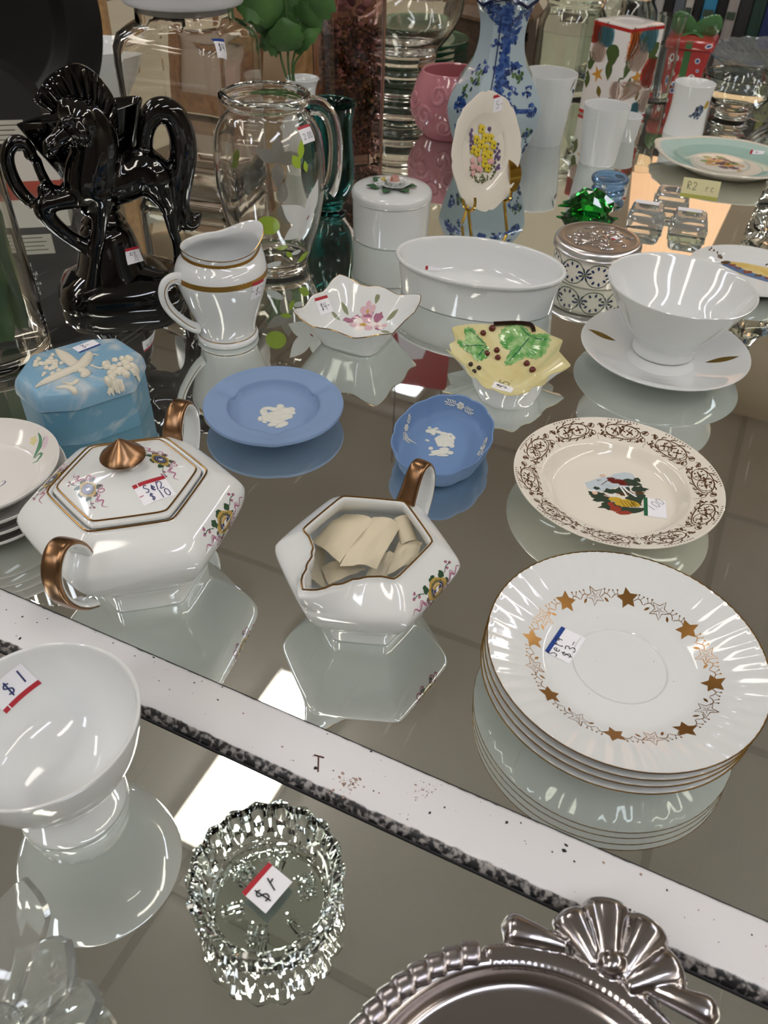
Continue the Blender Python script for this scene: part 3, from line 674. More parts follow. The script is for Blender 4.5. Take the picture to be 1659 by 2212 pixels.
# ------------------------------------------------------------------ stack of four fluted saucers
SCN = (.1426, .2990)
def saucer_geo():
    g = G(); up = spl([(.0005, .0048), (.0240, .0048), (.0268, .0050), (.0278, .0058), (.0290, .0052), (.040, .0050), (.0440, .0054), (.0475, .0068), (.0570, .0112), (.068, .0158), (.0760, .0190), (.0795, .0207)], 3)
    un = [(.0800, .0202), (.0796, .0195), (.074, .0162), (.064, .0122), (.054, .0080), (.0480, .0050), (.0462, .0005), (.0450, 0), (.0438, .0008), (.0435, .0028), (.0300, .0030), (.0005, .0030)]
    NF = 46
    def mod(a, r, z, k):
        if k < len(up) and r > .0575:
            t = min(1, (r-.0575)/.006); return r+.0006*t*cos(NF*a)*(r > .0785), z+.00055*t*abs(sin(NF*a/2))*min(1, max(0, (.0797-r)/.004)+.25)
        return r, z+(.0002*cos(NF*a) if r > .07 else 0)
    g.lathe(up+un, NF*6, mod, c0=True, c1=True); return g
sg = saucer_geo(); SME = None
names = ['white fluted saucer with gold leaf wreath and blue-striped sticker, topmost of its stack', 'white fluted saucer right below the topmost one of the gold-leaf stack',
         'white fluted saucer third from the top in the gold-leaf stack', 'white fluted saucer lying on the mirror at the bottom of the gold-leaf stack']
dec_done = None; STK = []
def wreath(T, bv_):
    D = Dec(bv_, polar(.05, .052), .00010); D.mx = .003; U = .052
    a0 = -1.05
    for k in range(16):
        x = (a0+2*pi*k/16)*U; q = 2*pi/16*U
        if k % 2 == 0:
            D.star(x, .0522, .0068, .0035, 5, .3+k, 0)
        else:
            D.star(x, .0520, .0062, .0028, 5, .5+k, 0, .0005); D.star(x, .0520, .0040, .0005, 5, .5+k, 0, .0003)
        # scrolls and berries between the leaves
        for sx in (1, -1):
            D.stroke([(x+sx*.0040, .0520+.0006*sx), (x+sx*.0066, .0535), (x+sx*.0088, .0522), (x+sx*.0098, .0508)], .00045, 0, False, 5)
            D.stroke([(x+sx*.0062, .0534), (x+sx*.0064, .0556)], .00030, 0); D.blob(x+sx*.0064, .0560, .00055, mi=0, n=8)
            D.stroke([(x+sx*.0076, .0530), (x+sx*.0090, .0552)], .00030, 0); D.blob(x+sx*.0091, .0556, .00050, mi=0, n=8)
            if k % 2: D.leaf(x+sx*.0058, .0510, .0040, .0016, (0 if sx > 0 else pi)-sx*.8, 0)
    return D.build('gold_leaf_wreath', [gold], T)
bvS = sg.bvh()
for k in range(4):
    z = .0202-.0064*k if k else .0202
    z = (.0201, .0134, .0067, .0001)[k]; off = ((0, 0), (-.0006, .0001), (-.0010, .0004), (-.0014, .0001))[k]
    T = thing('saucer', names[k], 'saucer', (SCN[0]+off[0], SCN[1]+off[1], z), .2*k, 'stacked fluted saucers with gold wreath')
    if k == 0:
        b0 = obj('saucer_body', sg, china, T, 50)
        gg = G(); gg.tube([(.0799*cos(2*pi*i/96), .0799*sin(2*pi*i/96), .0206) for i in range(96)], .00042, 6, closed=True); r0 = obj('gold_rim', gg, goldl, T); w0 = wreath(T, bvS); TOP = T
    else:
        for q in (b0, r0): n_ = q.copy(); scn.collection.objects.link(n_); n_.parent = T
T = TOP
sticker(T, bvS, (1213, 1355), (1263, 1378), (1232, 1437), (1176, 1405), 'left', bluep, [], .0005)
D = Dec(bvS, frame(T, bvS, (1214, 1402), (1232, 1372)), .00055); D.text('Set', -.0082, .0006, .0060, .00048, 0, .58); D.text('4', .0042, .0022, .0048, .00048, 0, .58); D.text('$3-', -.0050, -.0072, .0060, .00048, 0, .75); D.build('price_writing', [ink], T)
D = Dec(bvS, flat(), .0001); rnd = random.Random(5)
for i in range(9): a = rnd.uniform(0, 6.3); r = rnd.uniform(.005, .04); D.blob(r*cos(a), r*sin(a), rnd.uniform(.0001, .0003), n=6)
D.build('dark_specks', [ink], T)['kind'] = 'stuff'
# ------------------------------------------------------------------ plate with courting couple
T = thing('soup_plate', 'cream plate with brown-gold filigree rim, courting couple picture and green-striped sticker', 'plate', (.1774, .4827, 0))
up = spl([(.0005, .0042), (.030, .0042), (.0440, .0046), (.0490, .0066), (.0530, .0110), (.0560, .0142), (.0600, .0156), (.0700, .0190), (.0785, .0222)], 4)
un = [(.0792, .0222), (.0794, .0216), (.078, .0203), (.068, .0166), (.058, .0128), (.053, .0080), (.048, .0032), (.0465, .0004), (.0450, 0), (.0440, .0012), (.043, .0020), (.0005, .0020)]
g = G(); g.lathe(up+un, 128); obj('plate_body', g, cream, T, 60); bp = g.bvh()
filig = mat('brown_gold_filigree', '64482f', .3, .35)
D = Dec(bp, polar(.05, .068), .0001); D.mx = .004; U = .068; NU = 10; rnd = random.Random(2)
for k in range(NU):
    x0 = 2*pi*k/NU*U+.004; Lx = 2*pi/NU*U; cx = x0
    D.ringe(cx, .0674, .0150, .0068, 0, .0008, 0, 26, .35, 2*pi-.35)
    D.ringe(cx-.0052, .0682, .0076, .0058, 0, .0006, 0, 22); D.ringe(cx+.0072, .0676, .0066, .0052, 0, .0006, 0, 22)
    for i in range(13):
        a = 2*pi*i/13+.2; D.stroke([(cx+.0152*cos(a), .0674+.0068*sin(a)), (cx+.0178*cos(a+.16), .0674+.0086*sin(a+.16)), (cx+.0164*cos(a+.3), .0674+.0092*sin(a+.3))], .0010, 0, True, 4)
    for sx in (-1, 1):
        D.ringe(cx+sx*.0176, .0712, .0024, .0020, 0, .0006, 0, 12, 0, 4.8); D.ringe(cx+sx*.0178, .0644, .0024, .0020, 0, .0006, 0, 12, 1.5, 6.3)
        D.leaf(cx+sx*.0160, .0690, .0056, .0022, pi/2-sx*.5, 0); D.leaf(cx+sx*.0158, .0655, .0048, .0020, -pi/2+sx*.6, 0); D.leaf(cx+sx*.013, .0600, .0045, .0016, sx*.6+(pi if sx < 0 else 0), 0)
    for i in range(26): D.blob(cx+rnd.uniform(-.0125, .0125), .0674+rnd.uniform(-.005, .005), rnd.uniform(.0003, .0009), jag=.4, n=7, seed=i+k*30)
    for fx, fy in ((-.006, .0678), (.0062, .0672), (.0005, .0690)):
        D.blob(cx+fx, fy, .0016, .0012, jag=.3, n=9, seed=k)
        for i in range(4): a = i*1.6+k; D.leaf(cx+fx+.001*cos(a), fy+.001*sin(a), .0030, .0013, a, 0)
    for i in range(12): D.stroke([(cx-.013+.0021*i, .0590), (cx-.012+.0021*i, .0602), (cx-.0128+.0021*i, .0612)], .00045, 0, True, 3)
    for i in range(4): D.blob(cx+Lx/2, .0582+.0016*i, .00042, n=6)
    for i in range(10): D.stroke([(cx-.010+.0023*i, .0768), (cx-.009+.0023*i, .0776), (cx-.0098+.0023*i, .0782)], .0006, 0, True, 3)
D.build('filigree_print', [filig], T)
pm = [mat('sky_print', 'c4cfd6', .15), mat('foliage_print', '39463a', .15), mat('yellow_dress_print', 'c9a63a', .15), mat('red_skirt_print', '9a4232', .15), mat('skin_print', 'e0bca4', .15), white_p, mat('maroon_coat_print', '6e2a26', .15), brown_p]
D = Dec(bp, frame(T, bp, (1335, 1068), (1395, 1068)), .0001); k_ = .000372    # metres per photo pixel here
def P_(x, y): return ((x-1335)*k_, -(y-1068)*k_*1.62)
def bl(x, y, rx, ry, mi, jag=.25, rot=0, seed=0): a, b = P_(x, y); D.blob(a, b, rx*k_, ry*k_*1.5, rot, mi, 14, jag, seed)
for q in ((1335, 1042, 40, 15), (1305, 1050, 28, 12), (1360, 1034, 28, 11)): bl(*q, 0)
D.off += .00005
for i, q in enumerate(((1300, 1075, 22, 10), (1285, 1068, 14, 7), (1310, 1090, 26, 8), (1375, 1045, 18, 8), (1388, 1058, 16, 7), (1370, 1075, 20, 10), (1345, 1098, 30, 6), (1320, 1062, 16, 6), (1390, 1038, 8, 5), (1294, 1056, 8, 4), (1350, 1060, 18, 8))): bl(*q, 1, .35, 0, i)
for q in ((1352, 1066, 16, 5), (1382, 1065, 10, 4), (1362, 1088, 14, 4)): bl(*q, 7, .3)
D.off += .00005
for q in ((1344, 1086, 24, 8), (1325, 1078, 14, 5), (1360, 1088, 12, 6)): bl(*q, 2, .12)
for q in ((1318, 1096, 13, 6), (1332, 1104, 16, 4), (1312, 1088, 7, 5)): bl(*q, 3, .15)
for q in ((1345, 1042, 16, 5), (1356, 1047, 10, 4), (1333, 1036, 9, 3), (1330, 1040, 6, 2)): bl(*q, 6, .15)
D.stroke([P_(1352, 1052), P_(1358, 1062), P_(1372, 1073)], .0018, 5); D.stroke([P_(1346, 1052), P_(1350, 1064), P_(1352, 1072)], .0016, 5); D.stroke([P_(1304, 1070), P_(1316, 1074), P_(1334, 1070)], .0010, 4); D.stroke([P_(1308, 1048), P_(1324, 1040)], .0006, 7)
for k in range(5): D.stroke([P_(1334+k*7, 1080), P_(1340+k*7, 1094)], .0005, 7)
D.off += .00005
bl(1287, 1065, 6, 4, 4, .05); bl(1285, 1061, 6, 2.6, 5, .05); bl(1318, 1029, 6, 3.6, 4, .05); bl(1316, 1026, 5.5, 2.2, 5, .05); bl(1322, 1071, 9, 2.4, 5, .1)
D.build('couple_picture', pm, T)
sticker(T, bp, (1398, 1076), (1442, 1083), (1436, 1120), (1383, 1112), 'left', greenp, [('1.00', .40, .30, .34, .9)], .0003)
# ------------------------------------------------------------------ blue jasper round ashtray
T = thing('round_ashtray', 'round pale blue jasper ashtray with white cherub relief and three rests', 'ashtray', (-.0976, .5703, 0))
ap = spl([(.0005, .0052), (.024, .0052), (.0320, .0060), (.0368, .0105), (.0392, .0158)], 4)+[(.0400, .0166), (.0430, .0167), (.0520, .0174), (.0535, .0178), (.0550, .0174), (.0570, .0180), (.0588, .0180), (.0595, .0168), (.0590, .0150), (.048, .0118), (.038, .0075), (.0330, .0030), (.0325, .0004), (.031, 0), (.029, .0012), (.0005, .0016)]
NOT = [radians(a) for a in (38, 158, 278)]
def am(a, r, z, k):
    if r > .033 and z > .012 and k < 26:
        for q in NOT:
            d = abs((a-q+pi) % (2*pi)-pi)*r
            if d < .011: z -= .0030*(1+cos(pi*d/.011))/2*min(1, max(0, (.0605-r)/.018)+.15)
    return r, z
g = G(); g.lathe(ap, 180, am); obj('ashtray_body', g, jasper, T, 50); bj = g.bvh()
def relief_px(T, bv_, k, sx, c, items, name, m=relief, off=.0002):
    D = Dec(bv_, frame(T, bv_, c, (c[0]+60, c[1])), off); D.mx = .0012
    for it in items:
        x, y, rx, ry, rot, h = it; D.blob((x-c[0])*k, -(y-c[1])*k*sx, rx*k, ry*k, rot, 0, 14, .08, 1, h)
    return D.build(name, [m], T)
it = [(568, 890, 9, 12, .3, .0014), (562, 905, 6, 9, 0, .0012), (575, 882, 14, 6, .2, .0012), (590, 884, 12, 7, -.3, .0014), (604, 878, 9, 9, 0, .0016), (602, 893, 16, 10, .1, .0016), (618, 886, 14, 9, -.3, .0015), (628, 884, 10, 8, .2, .0013),
      (612, 900, 18, 10, .2, .0015), (600, 910, 16, 10, 0, .0014), (590, 918, 11, 7, .2, .0012), (612, 917, 14, 9, .5, .0012), (624, 900, 10, 10, .5, .0012), (580, 900, 10, 4, -.4, .0011), (572, 912, 7, 4, -.6, .0010), (596, 902, 13, 5, -.9, .0013), (632, 892, 7, 6, 0, .001), (606, 922, 10, 5, .3, .001)]
it = [(598, 900, 34, 22, .15, .0007), (615, 888, 22, 14, .2, .0007)]+it
relief_px(T, bj, .00039, 1.72, (600, 898), it, 'cherub_relief')
# ------------------------------------------------------------------ blue jasper oval dish
T = thing('oval_dish', 'deep blue jasper oval dish with scalloped rim and white goat relief', 'dish', (.0453, .5299, 0), radians(72))
def ov(a, s): q = 12; return s*(1+.012*abs(cos(q*a/2)))
def ovring(a_, b_, z, sc=0.0, n=144):
    out = []
    for i in range(n):
        t = 2*pi*i/n; k = 1+sc*(abs(cos(6*t))-.6); out.append((a_*k*cos(t), b_*k*sin(t), z))
    return out
g = G(); g.rings([ovring(*q) for q in ((.036, .026, 0, 0), (.039, .0285, .0008, .01), (.0480, .0340, .004, .03), (.0540, .0372, .0120, .035), (.0570, .0385, .0190, .035), (.0580, .0398, .0222, .035), (.0578, .0396, .0230, .035), (.0565, .0385, .0226, .035), (.0550, .0374, .0180, .035), (.0525, .0356, .0098, .03), (.0500, .0335, .0062, .015), (.0460, .0306, .0050, 0), (.020, .013, .0048, 0))], 0, True, True)
obj('dish_body', g, jasperd, T, 40); bo = g.bvh()
it = [(925, 930, 7, 7, 0, .0013), (935, 928, 9, 6, .4, .0013), (946, 924, 6, 4, 0, .0012), (930, 922, 5, 4, .6, .0010), (937, 936, 6, 6, 0, .0012), (950, 932, 8, 6, -.2, .0012), (962, 936, 12, 6, -.3, .0013), (976, 938, 9, 5, -.1, .0012), (984, 944, 5, 9, .2, .0010), (956, 948, 8, 7, 0, .0014), (966, 955, 12, 9, .2, .0014), (950, 962, 9, 7, 0, .0013), (975, 962, 8, 12, .3, .0012), (958, 972, 12, 7, 0, .0012), (970, 980, 8, 7, .2, .001), (940, 978, 8, 5, .2, .0011), (926, 970, 6, 6, 0, .0011), (930, 984, 12, 4, .1, .001), (952, 986, 14, 4, .0, .001), (920, 952, 6, 3, -.5, .001)]
it = [(962, 952, 24, 24, .1, .0006), (948, 978, 24, 9, 0, .0006), (935, 930, 11, 9, .2, .0006)]+it
relief_px(T, bo, .00035, 1.72, (952, 955), it, 'goat_relief')
def sprig(c, xd, s):
    try: D = Dec(bo, frame(T, bo, c, xd), .0002)
    except Exception: print('sprig miss', c); return
    D.mx = .001
    for k in range(6): a = 2*pi*k/6; D.blob(.0022*s*cos(a), .0022*s*sin(a), .0014*s, h=.0008, n=10)
    D.blob(0, 0, .0009*s, h=.0012, n=10)
    for sx in (-1, 1):
        D.stroke([(sx*.003*s, 0), (sx*.0075*s, .0006*s), (sx*.0115*s, -.0004*s)], .0007*s, 0, False, 4)
        for k in range(4):
            x = (.0050+.0019*k)*s
            for sy in (-1, 1): D.blob(sx*(x+.0006*s), sy*.0018*s, .0015*s, .00055*s, sx*sy*.9, h=.0006, n=9)
        D.blob(sx*.0125*s, -.0004*s, .0014*s, .0006*s, 0, h=.0006, n=9)
    D.build('laurel_relief', [relief], T)
sprig((995, 877), (1012, 885), 1.0); sprig((877, 924), (870, 944), .9); sprig((1044, 968), (1036, 984), .8)
# ------------------------------------------------------------------ footed cup on its saucer, right
T = thing('cup_saucer', 'white saucer with gold leaves under the flaring footed cup', 'saucer', (.2634, .6928, 0))
up = spl([(.0005, .0052), (.030, .0052), (.0335, .0056), (.045, .0088), (.060, .0138), (.072, .0182), (.0785, .0202)], 4)
un = [(.0793, .0203), (.0797, .0196), (.0785, .0180), (.068, .0132), (.055, .0082), (.045, .0046), (.0425, .0005), (.0410, 0), (.0395, .0010), (.038, .0026), (.0005, .0026)]
g = G(); g.lathe(up+un, 112); obj('saucer_body', g, china, T, 60); b = g.bvh()
for c, xd in (((1300, 724), (1330, 737)), ((1560, 777), (1600, 770))):
    D = Dec(b, frame(T, b, c, xd), .0001); D.mx = .004; D.leaf(-.0155, 0, .0310, .0086, 0, 0, 1.0)
    D.off += .0001; D.stroke([(-.014, 0), (.014, 0)], .0003, 1)
    for k in range(14): x = -.012+.0017*k; h = .0034*sin(pi*(x+.015)/.03); D.stroke([(x, 0), (x+.0014, h)], .00016, 1); D.stroke([(x, 0), (x+.0014, -h)], .00016, 1)
    D.build('gold_leaf_print', [mat('olive_gold_print', 'a08a48', .3, .8), mat('leaf_vein_print', '6e5a2a', .3, .5)], T)
T = thing('footed_cup', 'tall flaring white footed cup standing on the gold leaf saucer', 'cup', (.2690, .7090, .0062), radians(-15))
g = G()
def fl(a, r, z, k):
    q = max(0, (z-.02)/.05); return r*(1+.065*q*abs(sin(a))**2-.02*q), z+.0025*q*q*cos(a+2.2)
co = spl([(.0005, .0016), (.0270, .0016), (.0285, 0), (.0302, .0006), (.0304, .006), (.0312, .0110), (.0350, .0170), (.0440, .0280), (.0540, .0430), (.0635, .0580), (.0700, .0690)], 4)
ci = [(.0702, .0697), (.0697, .0702), (.0688, .0699)]+spl([(.0680, .0690), (.0612, .0575), (.0515, .0430), (.0415, .0285), (.030, .0190), (.016, .0155), (.0005, .0150)], 4)
g.lathe(co+ci, 120, fl); obj('cup_body', g, china, T, 60)
# ------------------------------------------------------------------ white oval baking dish
T = thing('oval_baking_dish', 'white oval porcelain baking dish with red-striped sticker inside', 'baking dish', (.0905, .8170, 0), radians(-16))
g = G(); A, B = .0900, .0580
g.rings([ovring(A*k, B*k*q, z) for k, q, z in ((.55, .9, .0012), (.90, .97, .0012), (.915, .975, 0), (.932, .98, .0008), (.945, .985, .010), (.965, .99, .026), (.978, .995, .0375), (1.010, 1.005, .0392), (1.020, 1.01, .0408), (1.020, 1.01, .0425), (1.008, 1.005, .0436), (.985, .99, .0438), (.968, .985, .0425), (.955, .975, .034), (.930, .955, .016), (.905, .935, .0090), (.86, .90, .0062), (.70, .75, .0052), (.3, .3, .005))], 0)
obj('dish_body', g, china, T, 50); b = g.bvh()
sticker(T, b, (922, 576), (956, 580), (950, 584), None, 'left', redp, [])
# ------------------------------------------------------------------ square flowered dish
T = thing('square_dish', 'small square white dish with gilt wavy rim, pink flower and red-striped sticker', 'dish', (-.0335, .7165, 0), radians(20))
def sq(a, R, z, wv=0.0):
    n = 4.2; c, s_ = abs(cos(a+pi/4)), abs(sin(a+pi/4)); r = R/((c**n+s_**n)**(1/n))
    d = abs((math.degrees(a)+45) % 90-45)                # 0 at the corners
    k = wv*(.0042*max(0, 1-d/20)+.0012*cos(radians(d*8))); return r*(1+wv*(.05*max(0, 1-d/14)-.03*max(0, 1-abs(d-26)/14))), z+k*1.2
def sqr(R, z, wv=0, n=160):
    out = []
    for i in range(n):
        a = 2*pi*i/n; r, zz = sq(a, R, z, wv); out.append((r*cos(a), r*sin(a), zz))
    return out
pr = [(.0200, .0012, 0), (.0275, .0008, 0), (.0290, 0, 0), (.0305, .0006, 0), (.0315, .0035, 0), (.0345, .0080, .1), (.0400, .0160, .35), (.0460, .0250, .7), (.0510, .0318, 1), (.0513, .0325, 1), (.0506, .0328, 1), (.0495, .0318, 1), (.0440, .0240, .7), (.0380, .0155, .35), (.0330, .0090, .1), (.0290, .0058, 0), (.020, .0046, 0), (.008, .0044, 0)]
g = G(); g.rings([sqr(*q) for q in pr], 0); obj('dish_body', g, china_warm, T, 60); b = g.bvh()
gg = G(); gg.tube(sqr(.0512, .0326, 1), .00045, 6, closed=True); obj('gold_rim', gg, goldl, T)
fl_m = [mat('pale_pink_petal_print', 'd8b4bc', .12), mat('mauve_petal_print', 'a87088', .12), mat('flower_yellow_print', 'c9a54e', .12), mat('leaf_olive_print', '8a9270', .12), mat('petal_white_print', 'efe6e0', .12)]
fm0 = frame(T, b, (785, 700), (815, 703)); D = Dec(b, lambda x, y: fm0(x*1.5, y*1.45), .0001); D.mx = .003
for x, y, r, mi, sd in ((-.011, .002, .0036, 1, 1), (.009, .006, .0036, 1, 2), (.002, .009, .0042, 1, 3), (.012, -.003, .0032, 1, 4), (-.006, .006, .003, 1, 5)): D.blob(x, y, r, r*.8, 0, mi, 12, .25, sd)
for x, y, a, l in ((-.012, .007, 2.4, .008), (.015, .004, .5, .009), (.013, -.006, -.3, .008), (-.016, .000, 3.0, .007), (.006, .013, 1.3, .006)): D.leaf(x, y, l, .0035, a, 3)
D.off += .00006
for k in range(6):
    a = 2*pi*k/6+.3; D.blob(.0052*cos(a), .0046*sin(a)-.001, .0042, .0034, a, 0 if k % 2 else 4, 14, .08, k)
for k in range(5): a = 2*pi*k/5+.3; D.blob(.001+.0032*cos(a), .010+.0028*sin(a), .0026, .002, a, 0, 12, .08, k)
for k in range(4): a = 2*pi*k/4+.3; D.blob(.0118+.0026*cos(a), -.0005+.0022*sin(a), .0022, .0018, a, 4 if k % 2 else 0, 12, .08, k)
D.off += .00006; D.blob(0, -.001, .0024, .002, mi=2, n=14, jag=.1); D.ringe(0, -.001, .0012, .001, 0, .0004, 1); D.blob(.001, .010, .0010, mi=2, n=8)
D.build('flower_print', fl_m, T)
sticker(T, b, (679, 644), (706, 638), (720, 672), (692, 683), 'top', redp, [('$4-', .22, .22, .42)], .0006)
# ------------------------------------------------------------------ yellow leaf dish
LC = at(1100, 790, .012); LC = V((.1080, .6270, 0)); T = thing('leaf_dish', 'yellow leaf-shaped dish with raised green leaves, red berries and sticker', 'dish', LC)
ol = [(957, 749), (970, 742), (984, 734), (980, 722), (975, 709), (990, 705), (1008, 702), (1038, 698), (1066, 699), (1100, 697), (1150, 700), (1176, 712), (1186, 720), (1206, 730), (1216, 736), (1210, 752), (1207, 760), (1220, 774), (1234, 787), (1215, 800), (1195, 806), (1186, 813), (1170, 832), (1150, 838), (1138, 846), (1120, 855), (1098, 852), (1062, 842), (1028, 818), (1004, 792), (992, 775), (978, 765), (966, 758)]
OL = []
for px, py in ol:
    zz = .0190 if py > 760 else .0255
    q = at(px, py, zz)-LC; OL.append((atan2(q.y, q.x), math.hypot(q.x, q.y), zz))
OL.sort()
def lrad(a):
    a = (a+pi) % (2*pi)-pi; L = OL; N = len(L)
    for i in range(N):
        a0, r0, z0 = L[i]; a1, r1, z1 = L[(i+1) % N]
        if i == N-1: a1 += 2*pi; aa = a if a >= a0 else a+2*pi
        else: aa = a
        if a0 <= aa <= a1: t = (aa-a0)/(a1-a0+1e-9); return r0+(r1-r0)*t, z0+(z1-z0)*t
    return L[0][1], L[0][2]
def lring(k, zk, rnd=0.0, n=180, dz=0.0):
    out = []
    for i in range(n):
        a = 2*pi*i/n; r, z = lrad(a); r = r*(1-rnd)+.050*rnd
        v = .0010*cos(9*a)*(1-rnd)
        out.append((r*k*cos(a), r*k*sin(a), z*zk+v*k+dz))
    return out
g = G(); g.rings([lring(.40, .03, 1), lring(.54, .0, 1), lring(.57, .03, .9), lring(.66, .20, .6), lring(.78, .48, .35), lring(.88, .76, .1), lring(1.0, .97, 0), lring(1.0, 1.0, 0), lring(.985, 1.02, 0), lring(.93, .93, .05), lring(.80, .70, .2), lring(.64, .46, .4), lring(.48, .28, .7), lring(.30, .19, 1), lring(.12, .17, 1)], lambda k, i: 1 if k < 6 else 0)
obj('dish_body', g, [mat('pale_yellow_glaze', 'ddd6a6', .08, vary=('d2c48a', 40, .4, .7)), china_warm], T, 60); b = g.bvh()
lg = mat('leaf_green_glaze', '5fa056', .07, vary=('b4d296', 110, .40, .68)); ld = mat('leaf_vein_glaze', '1f5a4a', .1); berry_m = mat('berry_glaze', '5f2420', .06); dk = mat('dark_brown_glaze', '2a1a14', .1)
def gleaf(pts, veins, name='raised_leaf'):
    c = (sum(p[0] for p in pts)/len(pts), sum(p[1] for p in pts)/len(pts))
    D = Dec(b, frame(T, b, c, (c[0]+50, c[1])), .0002); D.mx = .003; fm = D.map; o0 = fm(0, 0)[0]
    def loc(px, py):
        Mi = mw(T).inverted(); q = Mi @ CAM; d = (Mi.to_3x3() @ ray(px, py)).normalized(); n = -fm(0, 0)[1]; o = o0-n*.02; p = q+d*((o-q).dot(n)/d.dot(n))-o
        X = (fm(1, 0)[0]-o0); Y = (fm(0, 1)[0]-o0); return p.dot(X), p.dot(Y)
    P = spl([loc(*p) for p in pts], 4, True); cx = sum(p[0] for p in P)/len(P); cy = sum(p[1] for p in P)/len(P); ts = []; R = 5
    ring = [[(cx+(x-cx)*k/R*(1+(.05*sin(j*2.1) if k == R else 0)), cy+(y-cy)*k/R*(1+(.05*sin(j*2.1) if k == R else 0))) for j, (x, y) in enumerate(P)] for k in range(1, R+1)]
    N = len(P); hm = {}
    for k in range(R):
        for j, p in enumerate(ring[k]): hm[(round(p[0], 7), round(p[1], 7))] = .0020*sqrt(max(0, 1-((k+1)/R)**3))+(.0003*sin(j*1.3) if k < R-1 else 0)
    hm[(round(cx, 7), round(cy, 7))] = .0020
    for j in range(N):
        i2 = (j+1) % N; ts.append(((cx, cy), ring[0][j], ring[0][i2]))
        for k in range(R-1): ts += [(ring[k][j], ring[k+1][j], ring[k+1][i2]), (ring[k][j], ring[k+1][i2], ring[k][i2])]
    D.tris(ts, 0, lambda p: hm.get((round(p[0], 7), round(p[1], 7)), 0)); 
    b2 = D.g.bvh(); o = D.build(name, [lg], T)
    D2 = Dec(b2, fm, .0002)
    for v in veins: D2.stroke([loc(*p) for p in v], .0011, 0, True, 4)
    D2.build('leaf_vein', [ld], o)
gleaf([(1002, 712), (1012, 707), (1024, 712), (1030, 722), (1042, 732), (1052, 746), (1058, 757), (1056, 770), (1046, 776), (1034, 781), (1022, 777), (1018, 766), (1004, 764), (990, 756), (984, 746), (992, 738), (1004, 736), (1004, 724)], [[(1010, 712), (1030, 730), (1050, 748)], [(990, 752), (1020, 750), (1050, 748)], [(1028, 776), (1040, 762), (1050, 748)]])
gleaf([(1078, 726), (1084, 712), (1098, 704), (1112, 700), (1128, 704), (1142, 716), (1150, 724), (1168, 724), (1182, 728), (1186, 742), (1182, 760), (1172, 776), (1158, 782), (1146, 778), (1134, 774), (1118, 782), (1102, 790), (1090, 788), (1094, 772), (1102, 758), (1090, 752), (1082, 742)], [[(1120, 706), (1136, 722), (1146, 730)], [(1098, 784), (1120, 760), (1144, 732)], [(1180, 744), (1164, 740), (1146, 730)]])
def gball(px, py, r, name='berry', m=berry_m):
    p, n = hit(T, b, px, py)
    if p is None: return
    q = G(); q.ball(p+n*r*.35, r, 14); obj(name, q, m, T)
for px, py, r in ((1063, 711, .0034), (1043, 721, .0030), (1073, 758, .0030), (1051, 765, .0030), (1075, 774, .0029), (1138, 787, .0031), (1151, 801, .0032)): gball(px, py, r)
for px, py in ((1016, 788), (1034, 796), (1024, 803)): gball(px, py, .0023, 'berry', dk)
q = G(); pts = [at(*p)-LC for p in ((1066, 699, .0270), (1085, 698, .0275), (1110, 697, .028), (1132, 698, .028), (1148, 702, .0275), (1153, 716, .024))]
q.tube(spl([tuple(p) for p in pts], 4), .0021, 8); obj('twig_handle', q, dk, T)
sticker(T, b, None, (1068, 826), (1111, 838), (1104, 848), 'none', redp, [('$5.', .25, .3, .5, 0)], .0005)
# ------------------------------------------------------------------ white creamer jug with gold bands
T = thing('cream_jug', 'white porcelain cream jug with gold bands, loop handle and two dollar sticker', 'jug', (-.1625, .7120, 0), radians(40))
def jug(a, r, z, k):
    d = (math.degrees(a)+180) % 360-180; q = max(0, (z-.070)/.0218)**1.6; s_ = max(0, 1-abs(d)/72); s_ = s_*s_*(3-2*s_)
    bk = max(0, 1-abs(abs(d)-180)/70)
    return r*(1+.27*q*s_**1.5-.03*q*(1-s_)), z+.0125*q*s_**1.2+.0030*q*bk
jo = spl([(.0005, .0020), (.0255, .0018), (.0275, 0), (.0295, .0010), (.0300, .0042), (.0282, .0062), (.0276, .0105), (.0295, .020), (.0340, .034), (.0392, .0500), (.0428, .0640), (.0430, .0710), (.0402, .0785), (.0362, .0835), (.0345, .0868), (.0352, .0902), (.0358, .0916)], 4)
ji = [(.0354, .0922), (.0346, .0918)]+spl([(.0338, .0900), (.0330, .0868), (.0350, .0828), (.0392, .077), (.0415, .069), (.0405, .060), (.0365, .046), (.030, .028), (.022, .012), (.010, .0075), (.0005, .0070)], 4)
g = G(); g.lathe(jo+ji, 110, jug); obj('jug_body', g, china, T, 60); b = g.bvh()
def jr(r, z, off=.0006, a0=0, a1=360): return [((lambda q: (q[0]+off)*cos(radians(a)))(jug(radians(a), r, z, 0)), (lambda q: (q[0]+off)*sin(radians(a)))(jug(radians(a), r, z, 0)), jug(radians(a), r, z, 0)[1]) for a in range(a0, a1+1, 4)]
def band(r0, z0, r1, z1, a0=0, a1=360, m=gold):
    A_, B_ = jr(r0, z0, .0003, a0, a1), jr(r1, z1, .0003, a0, a1); q = G(); n = len(A_); q.add(A_+B_, [(i, i+1, n+i+1, n+i) for i in range(n-1)]); return q
gb = mat('etched_gold_band', 'b58a44', .3, 1.0, bump=(900, .5, .0006))
obj('gold_neck_band', band(.0351, .0853, .0348, .0878), gb, T); obj('gold_belly_band', band(.0431, .0672, .0429, .0722, -178, 120), gb, T)
for r, z in ((.0279, .0068), (.0357, .0918)):
    q = G(); q.tube(jr(r, z, .0002, 0, 356), .0004, 6, closed=True); obj('gold_line', q, goldl, T)
